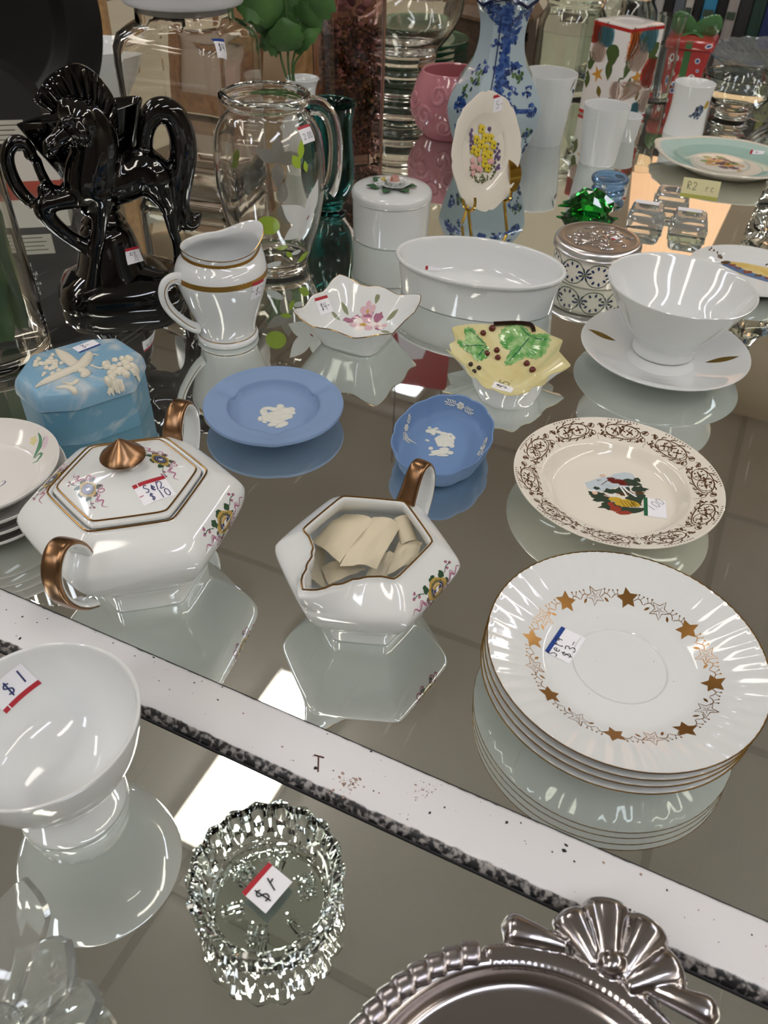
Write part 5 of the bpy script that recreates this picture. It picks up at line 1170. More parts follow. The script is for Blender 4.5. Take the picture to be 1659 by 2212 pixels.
# ------------------------------------------------------------------ tall vase of potpourri
pot_g = mat('rose_tinted_glass', 'e6d2d2', .0, 0, 1.0, 1.3)
QC = V((-.0775, 1.285, 0)); T = thing('potpourri_vase', 'tall square rose-tinted glass vase filled with brown potpourri', 'vase', (QC.x, QC.y, .0002), radians(28))
def rect_shell(h, H, th, base): 
    g = G(); g.rings([rsq(h, 0, .006, 4), rsq(h, H, .006, 4), rsq(h-th, H, .005, 4), rsq(h-th, base, .005, 4)], 0); return g
obj('vase_body', rect_shell(.0405, .27, .0035, .008), pot_g, T, 30)
rnd = random.Random(11); g = G()
PC_ = [mat('dried_brown', '6e4a34', .8), mat('dried_tan', 'a07c52', .8), mat('dried_dark', '3a2422', .8), mat('dried_pink', 'b08078', .8)]
for i in range(2600):
    z = .010+.165*rnd.random()**.9; c = V((rnd.uniform(-.034, .034), rnd.uniform(-.034, .034), z)); s = rnd.uniform(.003, .0085) if z > .03 else .004
    c.x = max(-.0355+s, min(.0355-s, c.x)); c.y = max(-.0355+s, min(.0355-s, c.y))
    u = V((rnd.gauss(0, 1), rnd.gauss(0, 1), rnd.gauss(0, 1))).normalized(); w_ = u.orthogonal().normalized(); n = u.cross(w_)*s*.3; m_ = rnd.choices((0, 1, 2, 3), (5, 4, 3, 1 if z < .12 else 4))[0]
    g.add([c-u*s*.9, c+w_*s*.6, c+u*s*.9, c-w_*s*.6, c+n], [(0, 1, 4), (1, 2, 4), (2, 3, 4), (3, 0, 4), (3, 2, 1, 0)], m_)
o = obj('potpourri', g, PC_, None, 180, (QC.x, QC.y, .0002), radians(28)); tag(o, 'dried brown and pink potpourri filling the tall rose-tinted vase', 'potpourri', None, 'stuff')
g = G(); rnd = random.Random(3)
for i in range(26):
    c = V((rnd.uniform(-.024, .024), rnd.uniform(-.024, .024), rnd.uniform(.178, .235))); M3 = Matrix.Rotation(rnd.uniform(0, 6), 3, V((rnd.gauss(0, 1), rnd.gauss(0, 1), rnd.gauss(0, 1))))
    g.ball(c, (.010, .007, .003), 8, rnd.choice((0, 0, 1)), M3)
o = obj('dried_petals', g, [mat('dusty_rose_petal', 'b58c88', .8), mat('plum_petal', '6a4248', .8)], None, 180, (QC.x, QC.y, .0002), radians(28)); tag(o, 'dusty pink dried petals on top of the potpourri', 'petals', None, 'stuff')
# ------------------------------------------------------------------ big glass goblet with ringed foot
T = thing('glass_goblet', 'large clear glass goblet with ringed pedestal foot behind the pink pot', 'goblet', (.000, 1.500, .0002))
go = spl([(.001, 0), (.058, 0), (.0615, .002), (.0620, .008), (.0560, .016), (.0545, .026), (.0580, .034), (.0560, .042), (.0520, .056), (.0535, .066), (.0560, .072), (.0535, .078), (.0540, .085), (.0565, .091), (.0560, .098), (.062, .108), (.078, .128), (.092, .155), (.0975, .190), (.098, .26)], 3)
gi = [(.0955, .26), (.0950, .19), (.0895, .157), (.0755, .131), (.0560, .113), (.030, .103), (.001, .101)]
g = G(); g.lathe(go+gi, 72); obj('goblet_body', g, glass, T, 60)
# ------------------------------------------------------------------ pink pot
pinkm = mat('pink_glaze', 'cc8690', .1, coat=.3)
T = thing('pink_pot', 'round pink glazed pot with embossed swirls beside the blue and white vase', 'pot', (.0790, 1.4000, 0))
pp = spl([(.001, .001), (.036, .001), (.038, 0), (.042, .003), (.0545, .020), (.0618, .042), (.0612, .062), (.0560, .080), (.0505, .0915), (.0490, .0950)], 4)+[(.0470, .0962), (.0450, .0945), (.0462, .0900), (.052, .078), (.057, .060), (.055, .036), (.04, .012), (.001, .009)]
g = G(); g.lathe(pp, 96); obj('pot_body', g, pinkm, T, 60); b = g.bvh()
D = Dec(b, cyl(.2), .0002); D.mx = .003
def swirl(cx, cy, R, d, tn_=2.2):
    for k in range(30):
        t = k/29; a = t*tn_*pi; r = R*(1-.62*t); x, y = cx+r*cos(a*d), cy+r*sin(a*d); D.blob(x*.05/.06, y, .0034, .0028, h=.0019, n=8)
for cx, cy, d in ((-2.35, .040, 1), (-1.5, .052, -1), (-1.95, .068, 1), (-1.1, .036, 1), (-2.8, .058, -1), (-.7, .060, 1), (-1.75, .026, -1), (-2.6, .024, 1), (-3.2, .036, 1)): swirl(cx*.06, cy, .0150, d)
D.build('embossed_swirls', [pinkm], T)
# ------------------------------------------------------------------ blue and white vase
bw = mat('pale_blue_delft_glaze', 'a9bac2', .08, coat=.3); bl_ = mat('cobalt_paint', '25407e', .1, vary=('4d6ca2', 160, .4, .65)); grn = mat('delft_green', '5e7a48', .12, vary=('3d5a3a', 120, .4, .6))
VC = V((.1365, 1.2750, 0)); T = thing('delft_vase', 'tall eight-sided blue and white vase behind the oval plate', 'vase', (VC.x, VC.y, 0), radians(-96))
def oct_(R, z, sx=1.0, rd=.25, n=96, sc=0.0):
    out = []
    for i in range(n):
        a = 2*pi*i/n; dl = (math.degrees(a)+22.5) % 45-22.5; p = R*cos(radians(22.5))/cos(radians(abs(dl)))*1.04; r = p*(1-rd)+R*rd; zz_ = z+sc*(abs(cos(2*a+.0))-.5); out.append((r*cos(a), r*sin(a)*sx, zz_))
    return out
prof = [(.050, 0), (.052, .003), (.051, .008), (.056, .022), (.064, .042), (.0700, .060), (.0735, .075), (.0740, .082), (.0715, .092), (.0640, .106), (.054, .120), (.0440, .134), (.0375, .150), (.0345, .166), (.0345, .180), (.0375, .196), (.0440, .2090), (.0460, .2120)]
g = G(); g.rings([oct_(r*.94, z, 1, .03, sc=(.010 if z > .205 else 0)) for r, z in spl(prof, 3)]+[oct_(.0420, .2125, 1, .03, sc=.010), oct_(.0400, .208, 1, .03, sc=.010), oct_(.0325, .196, 1, .03), oct_(.029, .18, 1, .03), oct_(.028, .16, 1, .03)], lambda k, i: 0); obj('vase_body', g, bw, T, 24); b = g.bvh()
def vpaint(items, off=.0003):
    for c, xd, fn in items:
        try: D = Dec(b, frame(T, b, c, xd), off)
        except Exception: continue
        D.mx = .004; fn(D); D.build('painted_panel', [bl_, grn, navy_p, mat('delft_yellow_green', '9aa860', .12)], T)
rv = random.Random(8)
def sprigs(n, R, mi=0, sd=1):
    def fn(D):
        q = random.Random(sd)
        for i in range(n):
            a = q.uniform(0, 6.3); r = R*sqrt(q.random()); D.blob(r*cos(a), r*sin(a), q.uniform(.002, .0055), q.uniform(.0015, .003), q.uniform(0, 3), mi if q.random() < .75 else 2, 10, .3, i)
    return fn
def column(D):
    for k in range(22):
        y = -.066+.0060*k; D.blob(rv.uniform(-.003, .003), y, rv.uniform(.0045, .0085), .0055, 0, 0, 12, .35, k); D.blob(rv.uniform(-.006, .006), y+.003, .002, .002, 0, 2, 8, .3, k)
items = [((1088, 120), (1118, 122), column), ((1086, 175), (1112, 177), sprigs(12, .010, 0, 31)), ((1098, 30), (1128, 32), sprigs(40, .018, 0, 3)), ((1060, 20), (1075, 20), sprigs(22, .012, 0, 4)), ((1132, 30), (1142, 32), sprigs(24, .012, 0, 5)), ((1105, 55), (1125, 57), sprigs(10, .012, 0, 6)),
 ((1030, 165), (1048, 165), sprigs(12, .013, 1, 7)), ((1042, 150), (1058, 150), sprigs(8, .010, 0, 8)), ((1122, 165), (1136, 167), sprigs(12, .012, 1, 9)), ((1116, 140), (1130, 142), sprigs(7, .008, 0, 10)), ((1072, 100), (1080, 100), sprigs(5, .006, 0, 12)), ((1108, 90), (1114, 90), sprigs(6, .006, 0, 13)),
 ((990, 226), (1005, 226), sprigs(12, .010, 0, 14)), ((998, 218), (1012, 218), sprigs(9, .009, 0, 15)), ((1148, 238), (1158, 240), sprigs(13, .010, 0, 16)), ((1135, 244), (1150, 246), lambda D: D.stroke([(-.028, .0), (-.01, .001), (.012, .003)], .006, 0, False, 4)), ((1138, 290), (1150, 292), sprigs(10, .009, 1, 17)), ((1128, 300), (1140, 302), sprigs(8, .012, 0, 18)), ((986, 280), (996, 280), sprigs(8, .008, 0, 19)), ((1130, 318), (1140, 320), sprigs(8, .010, 2, 20)), ((1002, 300), (1012, 300), sprigs(7, .009, 1, 21))]
items += [((1070, 140), (1090, 142), lambda D: D.stroke([(-.002, .075), (.0, .03), (-.001, -.03), (-.006, -.062)], .0018, 2, False, 4)), ((1092, 205), (1116, 207), sprigs(26, .014, 0, 41)), ((1098, 70), (1124, 72), sprigs(30, .014, 0, 42)), ((1090, 150), (1114, 152), sprigs(30, .013, 0, 43)), ((1110, 238), (1130, 240), sprigs(10, .008, 0, 44)), ((1006, 240), (1020, 240), sprigs(16, .012, 0, 45)), ((1138, 196), (1150, 198), sprigs(8, .010, 0, 46)), ((1010, 195), (1024, 195), sprigs(9, .010, 1, 47)), ((1080, 40), (1096, 42), sprigs(20, .014, 0, 48))]
vpaint(items)
g = G(); g.tube([(x*1.012, y*1.012, z) for x, y, z in oct_(.0428, .2118, 1, .03, 96, .010)], .0022, 8, closed=True); obj('cobalt_rim', g, mat('dark_cobalt_rim', '1c2444', .1), T)
# ------------------------------------------------------------------ oval plate on a brass easel
PO = V((.1000, 1.0050, .0)); yaw = radians(-90+39)         # the plate looks towards the right of the camera
Nn = V((cos(yaw)*cos(radians(12)), sin(yaw)*cos(radians(12)), sin(radians(12)))); Xp = V((-sin(yaw), cos(yaw), 0)); Yp = Nn.cross(Xp)
T = thing('oval_plate', 'upright oval cream plate with yellow, pink and purple relief flowers and red-striped sticker', 'plate', PO)
CENT = V((.0, .0, .0945))
def P3(x, y, h=0.0): return CENT+Xp*x+Yp*y+Nn*h
def oring(k, h, n=140):
    out = []
    for i in range(n):
        a = 2*pi*i/n; s = 1+(.034*abs(cos(4*a))-.030*max(0, 1-abs(((a*8/(2*pi)+.5) % 1)-.5)*9))*max(0, (k-.7)/.3); out.append(P3(.0545*k*s*cos(a), .0640*k*s*sin(a), h))
    return out
g = G(); g.rings([oring(.3, -.0015), oring(.62, -.0015), oring(.78, .002), oring(.97, .0062), oring(1.0, .0072), oring(1.0, .0086), oring(.97, .0090), oring(.80, .0060), oring(.70, .0046), oring(.66, .0040), oring(.62, .0012), oring(.3, .0008), oring(.05, .0008)], 0); obj('plate_body', g, cream, T, 50); b = g.bvh()
mp = lambda x, y: (P3(x, y, .05), -Nn)
D = Dec(b, mp, .0003); D.mx = .002; rnd = random.Random(6)
cm = [mat('yellow_relief', 'd8c02c', .3), mat('pink_relief', 'dba8a4', .3), mat('purple_relief', '5f4a78', .3), mat('moss_relief', '5a5e38', .5), ink, mat('green_relief', '6a7a40', .4)]
for i in range(110): a = rnd.uniform(pi+.1, 2*pi-.1); r = sqrt(rnd.random()); D.blob(.024*r*cos(a), -.010+.024*r*sin(a), .0018, .0008, rnd.uniform(0, 3), rnd.choice((3, 3, 5)), 7, .3, i, .0010)
for i in range(26): D.blob(rnd.uniform(.018, .026), rnd.uniform(-.022, .006), .0020, .0018, 0, 2, 8, .2, i, .0014)
for i in range(14): D.blob(-.020+.004*rnd.random(), .006+.024*rnd.random(), .0018, .0024, 0, 2, 8, .2, i, .0014)
for i in range(8): D.blob(.008+.006*rnd.random(), .005+.02*rnd.random(), .0018, .0022, 0, 2, 8, .2, i, .0012)
D.off = .0009
for x, y in ((-.002, .026), (-.011, .016), (.003, .016), (.012, .014), (-.016, .006), (-.004, .010), (.016, .006), (.004, .004), (-.010, .002), (.010, -.004), (.001, -.012), (.006, -.018), (.001, -.004)):
    for q in range(4): a = q*pi/2+.5; D.blob(x+.0026*cos(a), y+.0030*sin(a), .0032, .0030, 0, 0, 9, .1, q, .0016)
    D.off += .0014; D.blob(x, y-.0005, .0011, .0013, 0, 4, 7, .2); D.off -= .0014
D.off = .0014
for x, y in ((-.018, -.006), (-.019, -.013), (-.014, -.013), (-.018, -.020), (-.007, -.006), (-.006, -.018), (-.010, -.016), (.013, -.012), (.009, -.012)): D.blob(x, y, .0036, .0034, 0, 1, 10, .1, 1, .0014)
D.build('flower_relief', cm, T)
sticker(T, b, (1058, 212), (1078, 206), (1093, 233), None, 'top', redp, [('5-', .3, .2, .4)], .0004)
T2 = thing('plate_easel', 'small polished brass easel holding up the oval flower plate', 'easel', PO)
g = G()
for sx, w_ in ((-.030, .0018), (.030, .0018)):
    f0 = P3(sx, -.0565); f0.z = max(.018, f0.z); q = [P3(sx, -.040, -.004), P3(sx, -.054, -.0035), P3(sx, -.0595, .004), P3(sx, -.0575, .013), P3(sx, -.050, .0165), P3(sx, -.044, .0165)]
    g2 = G(); g2.tube(spl([tuple(p) for p in q], 5), .0018, 8); obj('hook', g2, brass, T2)
    foot = P3(sx, -.0595, .004); g2 = G(); g2.tube([foot, V((foot.x+Nn.x*.012, foot.y+Nn.y*.012, .0022))], .0018, 8); obj('front_leg', g2, brass, T2)
g2 = G()
def fn(u, v):
    w_ = .006+.024*sin(pi*min(1, u*1.1))*(1-.55*u); return P3((v-.5)*2*w_+.022*(1-u), -.058+.062*u, -.0045-.002*u)
g2.sheet(fn, 16, 8, 0, .0012); obj('back_plate', g2, brass, T2, 40)
g2 = G()
def fn(u, v):
    c = V((.0, .0, .0)); a = P3(.045, -.052+.040*u, .0030+.006*sin(pi*u)); return a+Xp*((v-.5)*.012*(1+.6*sin(3*u)))+Nn*0
g2.sheet(fn, 12, 5, 0, .0012); obj('scroll_arm', g2, brass, T2, 40)
bk = P3(0, -.020, -.006); g2 = G(); g2.tube([bk, V((bk.x-Nn.x*.022, bk.y-Nn.y*.022, .0020))], .0018, 8); obj('rear_leg', g2, brass, T2)
# ------------------------------------------------------------------ white cups
T = thing('fluted_cup', 'tall white fluted cup with a dark sprig, right of the blue vase', 'cup', (.2290, 1.3885, 0))
def flu(a, r, z, k): return r*(1+.012*(abs(cos(6*a))-.5)), z
g = G(); g.lathe(spl([(.001, .001), (.031, .001), (.0335, 0), (.0345, .002), (.0362, .020), (.0400, .060), (.0428, .090), (.0434, .0995)], 4)+[(.0430, .1010), (.0420, .1005), (.0412, .090), (.0385, .06), (.034, .015), (.001, .008)], 144, flu); obj('cup_body', g, china_warm, T, 40); b = g.bvh()
D = Dec(b, frame(T, b, (1236, 190), (1242, 180)), .0002); D.leaf(-.006, .0, .020, .003, .3, 0); D.blob(.0, -.010, .003, .006, 0, 1, 9, .3); D.build('sprig_print', [green_p, navy_p], T)
T = thing('ribbed_tumbler', 'white ribbed porcelain tumbler in front of the pumpkin vase', 'tumbler', (.3044, 1.2896, 0))
def rib(a, r, z, k): return r*(1+.0075*(abs(((z*160) % 1)-.5)*2-.5)*(.004 < z < .08)), z
g = G(); g.lathe([(.001, .001), (.0245, .001), (.0255, 0), (.0268, .002)]+[(.0270+.0070*t, .002+.079*t) for t in [i/48 for i in range(1, 49)]]+[(.0338, .0825), (.0328, .0822), (.0318, .08), (.026, .008), (.001, .007)], 72, rib); obj('tumbler_body', g, china, T, 30)
T = thing('small_cup', 'small white cup hiding behind the ribbed tumbler', 'cup', (.3690, 1.4100, 0))
g = G(); g.lathe([(.001, .001), (.016, .001), (.018, 0), (.0195, .002), (.0225, .030), (.0235, .0385), (.0225, .039), (.0210, .03), (.018, .006), (.001, .005)], 56); obj('cup_body', g, china_warm, T, 40)
T = thing('flower_mug', 'waisted white glass mug with blue and yellow flower print by the teal plate', 'mug', (.4826, 1.4687, 0))
g = G(); g.lathe(spl([(.001, .001), (.030, .001), (.0325, 0), (.0330, .002), (.0312, .020), (.0300, .042), (.0312, .062), (.0336, .0770)], 4)+[(.0330, .0776), (.0324, .077), (.030, .062), (.0288, .04), (.030, .01), (.001, .007)], 64); obj('mug_body', g, mat('milk_glass', 'e8ebea', .08), T, 50); b = g.bvh()
try:
    D = Dec(b, frame(T, b, (1510, 240), (1525, 243)), .0002); cm2 = [mat('blue_grey_print', '6a7a94', .15), mat('dark_slate_print', '3a4452', .15), mat('mustard_print', 'b59a3c', .15)]
    for i in range(7): a = i*.9; D.blob(.005*cos(a), .006*sin(a), .0040, .0032, a, i % 2, 10, .2, i)
    for i in range(5): D.blob(-.010+.003*i, -.010+.004*(i % 2), .003, .0022, i, i % 2, 9, .25, i)
    D.blob(.011, .010, .0045, .006, 0, 2, 10, .25); D.build('flower_print', cm2, T)
except Exception: print('mug print')
# ------------------------------------------------------------------ square pumpkin vase
wp = mat('white_decal_china', 'e2dfdc', .1)
KC = V((.3765, 1.5560, 0)); T = thing('pumpkin_vase', 'square white vase printed with pumpkins and leaves, red edged', 'vase', (KC.x, KC.y, 0), radians(-9+45))
hS = .0418
g = G(); g.rings([rsq(hS-.002, 0, .004, 5), rsq(hS, .0012, .004, 5), rsq(hS, .143, .004, 5), rsq(hS-.001, .1455, .005, 5), rsq(hS-.004, .1465, .006, 5), rsq(.026, .1465, .02599, 5), rsq(.0235, .1445, .0234, 5), rsq(.0235, .120, .0234, 5)], 0); obj('vase_body', g, wp, T, 35); b = g.bvh()
g = G(); g.rings([rsq(hS+.0003, .1385, .004, 5), rsq(hS+.0003, .1435, .004, 5)], 0, False, False); obj('red_band', g, red_p, T); g = G(); g.rings([rsq(hS+.0003, .0020, .004, 5), rsq(hS+.0003, .0072, .004, 5)], 0, False, False); obj('red_band', g, red_p, T)
pkm = [mat('orange_pumpkin', 'd8702c', .15), mat('blue_pumpkin', '5b8a94', .15), mat('cream_pumpkin', 'd2c0b2', .15), mat('red_pumpkin', 'b53a30', .15), mat('pumpkin_line_dark', '5a3020', .15), mat('leaf_dark_green', '4a5e34', .15), mat('ochre_leaf', 'c9923a', .15), mat('brown_leaf', '7a6a34', .15), mat('pumpkin_line_teal', '2f5a62', .15), mat('pumpkin_line_cream', '9a7f70', .15)]
def pumpkin(D, x, y, r, kind):
    ln = {0: 4, 1: 8, 2: 9, 3: 4}[kind]
    for q in (-.55, .55, -.28, .28, 0): D.blob(x+q*r, y, r*.5, r*(1.0-.25*abs(q)), 0, kind, 14)
    D.off += .0001
    for q in (-.75, -.42, -.14, .14, .42, .75): D.stroke([(x+q*r*.35, y+r*.9), (x+q*r*1.1, y), (x+q*r*.35, y-r*.92)], r*.13, ln, True, 5)
    D.stroke([(x, y+r*.8), (x+r*.1, y+r*1.15), (x+r*.35, y+r*1.2)], r*.16, 5, False, 4); D.off -= .0001
def on_face(items):
    for c, r, kind in items:
        try: D = Dec(b, frame(T, b, c, (c[0]+8, c[1]+(2 if c[0] > 1345 else 1))), .0002)
        except Exception: continue
        D.mx = .006; R = r*.00120
        if kind < 4: pumpkin(D, 0, 0, R, kind)
        elif kind == 5: D.leaf(0, -R, R*2.2, R*1.0, pi/2, 5); D.off += .0001; D.stroke([(0, -R), (0, R)], R*.08, 7)
        elif kind == 6: D.star(0, 0, R*1.2, R*.45, 5, .7, 6)
        elif kind == 7: D.leaf(0, -R, R*2, R*1.1, pi/2+.3, 7)
        elif kind == 8: D.blob(0, 0, R*1.0, R*1.15, .4, 5, 14, .22)
        D.build('pumpkin_print', pkm, T)
on_face([((1400, 84), 19, 1), ((1361, 96), 22, 0), ((1380, 122), 20, 2), ((1413, 112), 12, 8), ((1352, 140), 14, 8), ((1406, 158), 21, 3), ((1375, 168), 11, 6), ((1355, 188), 11, 5), ((1378, 206), 8, 7), ((1394, 218), 16, 2), ((1370, 236), 10, 1), ((1333, 198), 14, 2),
 ((1309, 77), 15, 1), ((1286, 70), 14, 3), ((1293, 112), 14, 2), ((1323, 116), 11, 8), ((1315, 152), 13, 5), ((1291, 160), 10, 6), ((1268, 172), 11, 5), ((1296, 197), 8, 7), ((1274, 128), 10, 8), ((1312, 232), 10, 1)])
# ------------------------------------------------------------------ gift-box canister
rg = mat('red_gift_glaze', 'b83a3a', .15, coat=.3); gg_ = mat('green_ribbon_glaze', '4c7a4a', .12, coat=.3)
GIF = V((.5640, 1.8000, 0)); T = thing('gift_canister', 'red ceramic gift-box canister with green ribbon bow on its lid', 'canister', (GIF.x, GIF.y, 0), radians(-22))
g = G(); g.rings([rsq(.030, 0, .004, 5), rsq(.0335, .002, .004, 5), rsq(.0410, .0680, .004, 5), rsq(.035, .0685, .004, 5)], 0); obj('canister_body', g, rg, T, 35); b = g.bvh()
g = G(); g.rings([rsq(.03, .0690, .004, 5), rsq(.0450, .0690, .005, 5), rsq(.0462, .0715, .006, 5), rsq(.0462, .0800, .006, 5), rsq(.0440, .0850, .007, 5), rsq(.020, .0885, .007, 5)], 0); LD = obj('lid', g, rg, T, 35); lbv = g.bvh()
for y0, y1, bb, par, z0 in ((.0, .066, b, T, 0), (.070, .083, lbv, LD, 0)):
    D = Dec(bb, lambda x, y: (V((x, -.2, y)), V((0, 1, 0))), .0005); D.mx = .01; D.poly([(-.0065, y0+.001), (.0065, y0+.001), (.0065, y1), (-.0065, y1)], 0); D.build('ribbon_stripe', [gg_], par)
for x, z, r, k in ((-.021, .052, .0075, 0), (.022, .051, .0050, 1), (-.020, .024, .0055, 1), (.018, .020, .0070, 0), (-.012, .006, .005, 1), (.026, .034, .003, 1)):
    D = Dec(b, lambda x_, y_: (V((x_, -.2, y_)), V((0, 1, 0))), .0005)
    if k == 0: D.ringe(x, z, r*.8, r*.8, 0, r*.4, 0, 18)
    else: D.blob(x, z, r, mi=0); D.off += .0003; D.blob(x, z, r*.62, mi=1)
    D.build('ring_dot', [white_p, mat('blue_dot', '3a55a0', .15)], T)
D = Dec(lbv, lambda x_, y_: (V((x_, -.2, y_)), V((0, 1, 0))), .0005); D.blob(.036, .0785, .007, .004, .3, 0); D.off += .0003; D.blob(.036, .0785, .004, .002, .3, 1); D.build('ring_dot', [white_p, mat('blue_dot', '3a55a0', .15)], LD)
for sx in (-1, 1):
    g = G(); pts = spl([(0, 0, .0905), (sx*.016, -.004, .108), (sx*.034, -.002, .1140), (sx*.036, .002, .0990), (sx*.018, 0, .0930), (0, 0, .0905)], 5)
    g.tube(pts, 1, 12, 0, lambda i, a: (cos(a)*.0110, sin(a)*.0018), up=(0, 1, 0)); obj('bow_loop', g, gg_, LD)
    g = G(); g.tube(spl([(0, -.004, .0910), (sx*.012, -.014, .0900), (sx*.022, -.026, .0860)], 4), 1, 10, 0, lambda i, a: (cos(a)*.0055, sin(a)*.0012), up=(0, 0, 1)); obj('bow_tail', g, gg_, LD)
g = G(); g.ball((0, -.001, .0925), (.0065, .006, .0055), 14); obj('bow_knot', g, gg_, LD)
# ------------------------------------------------------------------ teal bordered platter with fruit
tg_ = mat('cream_scalloped_rim', 'e4dccd', .1); TP = V((.5010, 1.2850, 0))
T = thing('fruit_platter', 'cream platter with teal border, fruit picture and scalloped tab handles', 'platter', TP, radians(-12))
def plr(k, z, hand=0.0, n=160, wv=0.0):
    out = []
    for i in range(n):
        a = 2*pi*i/n; s = 1+wv*.012*cos(10*a)
        for h0 in (pi*.86, -pi*.14):
            d = abs((a-h0+pi) % (2*pi)-pi); s += hand*(.13*max(0, 1-(d/.42)**2)+.02*cos(d*14)*(d < .42))
        out.append((.104*k*s*cos(a), .094*k*s*sin(a), z))
    return out
g = G(); rr = [plr(.3, .002), plr(.58, .002), plr(.60, 0), plr(.63, .001), plr(.70, .0055), plr(.82, .0105), plr(1.0, .0178, 1, wv=1), plr(1.008, .0190, 1, wv=1), plr(1.0, .0202, 1, wv=1), plr(.965, .0200, .9, wv=1), plr(.94, .0193, .8, wv=.6), plr(.78, .0140), plr(.70, .0090), plr(.64, .0062), plr(.50, .0052), plr(.2, .0050)]
teal_b = mat('teal_border_glaze', 'b6cfc6', .08); teal_d = mat('teal_well_glaze', 'a2c0b6', .08)
g.rings(rr, lambda k, i: 1 if 9 < k <= 10 else (2 if 10 < k <= 13 else 0)); obj('platter_body', g, [tg_, teal_b, teal_d], T, 50); b = g.bvh()
D = Dec(b, frame(T, b, (1556, 352), (1600, 360)), .0003); D.mx = .008; fm_ = [cream, mat('pear_print', 'd09a5a', .15), mat('plum_print', '6a5068', .15), mat('grape_leaf_print', '8fa868', .15), mat('peach_print', 'd8b48a', .15), teal_d]
D.blob(0, 0, .045, .046, 0, 0, 40); D.off += .0002; D.ringe(0, 0, .0425, .0435, 0, .0012, 5, 40); rnd = random.Random(4)
for x, y, rx, ry, mi in ((-.004, .002, .016, .009, 1), (-.014, .008, .012, .007, 4), (.012, -.006, .010, .008, 1), (.014, .010, .012, .008, 3), (.004, .016, .012, .007, 2), (-.020, -.006, .010, .006, 3), (.022, -.014, .008, .006, 2), (-.012, -.016, .010, .006, 4), (-.024, .016, .008, .005, 3), (.028, .002, .008, .006, 4), (.008, -.020, .008, .005, 2), (-.004, .026, .009, .005, 3)): D.blob(x, y, rx, ry, rnd.uniform(-.5, .5), mi, 14, .2, int(x*1e4))
D.off += .0002
for i in range(22): D.blob(rnd.gauss(0, .016), rnd.gauss(0, .014), rnd.uniform(.002, .0045), rnd.uniform(.002, .004), 0, rnd.choice((1, 2, 2, 3, 4)), 9, .2, i)
D.build('fruit_print', fm_, T)
sticker(T, b, (1620, 324), (1650, 327), (1652, 333), None, 'left', redp, [('4-', .4, .2, .5)], .0006)
# ------------------------------------------------------------------ picture plate at the right edge
RP = V((.4105, .8881, 0)); T = thing('picture_plate', 'white plate with yellow and blue picture, right edge behind the footed cup', 'plate', RP)
up = spl([(.0005, .0042), (.040, .0042), (.0470, .0056), (.0560, .0100), (.0680, .0150)], 4); un = [(.0690, .0148), (.0688, .0138), (.056, .0076), (.046, .0026), (.0420, 0), (.039, .0012), (.0005, .0016)]
g = G(); g.lathe(up+un, 96); obj('plate_body', g, china, T, 60); b = g.bvh()
pmat = [mat('straw_yellow_print', 'd8b860', .15, vary=('e6d59a', 60, .4, .65)), mat('river_blue_print', '5a78a4', .15), brown_p, mat('rust_print', '8a4a38', .15), mat('plum_grey_print', '6a5a6a', .15)]
D = Dec(b, frame(T, b, (1625, 588), (1655, 592)), .0002); D.mx = .006
D.blob(.006, .003, .034, .020, -.2, 0, 20, .15, 3); D.off += .0001; D.stroke([(-.030, .014), (-.012, -.002), (.006, -.012), (.030, -.020)], .013, 1, False, 6); D.off += .0001
for i, (x, y, r, mi) in enumerate(((-.030, .016, .006, 2), (-.022, .012, .005, 3), (-.016, .006, .006, 4), (-.006, -.002, .006, 3), (.006, -.008, .005, 2), (.018, -.012, .006, 3), (-.036, .024, .004, 2), (-.026, .020, .003, 2))): D.blob(x, y, r, r*.7, .4, mi, 11, .35, i)
for x, y in ((-.047, .034), (-.044, .032), (-.049, .030), (-.040, .031), (.022, .018), (.028, .012), (.016, .022)): D.leaf(x, y, .005, .002, x*40, 2)
D.build('landscape_print', pmat, T)
# ------------------------------------------------------------------ round canister with silver lid
silver = mat('silver_plate', 'e6e2e2', .28, 1.0, bump=(60, .06, .003)); CN = V((.2302, .8933, 0))
T = thing('silver_lid_canister', 'round white canister with blue and green pattern, silver lid and sticker', 'canister', CN)
g = G(); g.lathe([(.001, .001), (.0430, .001), (.0445, 0), (.0460, .0012), (.0462, .031), (.0440, .0318), (.001, .0318)], 80); obj('canister_body', g, cream, T, 40); b = g.bvh()
g = G(); g.lathe(spl([(.001, .0322), (.0455, .0322), (.0480, .0328), (.0492, .0352), (.0490, .0392), (.0470, .0420), (.0440, .0430), (.0400, .0428)], 3)+[(.0385, .0424), (.030, .0430), (.001, .0434)], 96); LD = obj('lid', g, silver, T, 60); lbv = g.bvh()
D = Dec(lbv, flat(), .0002); D.mx = .004; rnd = random.Random(9)
for i in range(44): a = rnd.uniform(0, 6.3); r = .034*sqrt(rnd.random()); D.blob(r*cos(a), r*sin(a), rnd.uniform(.004, .009), rnd.uniform(.002, .004), rnd.uniform(0, 3), 0, 10, .15, i, .0011)
D.build('embossed_scene', [silver], LD)
sticker(LD if False else T, lbv, (1310, 509), (1334, 500), (1347, 512), (1322, 520), 'left', redp, [], parent=LD)
D = Dec(b, cyl(.2), .0002); D.mx = .003
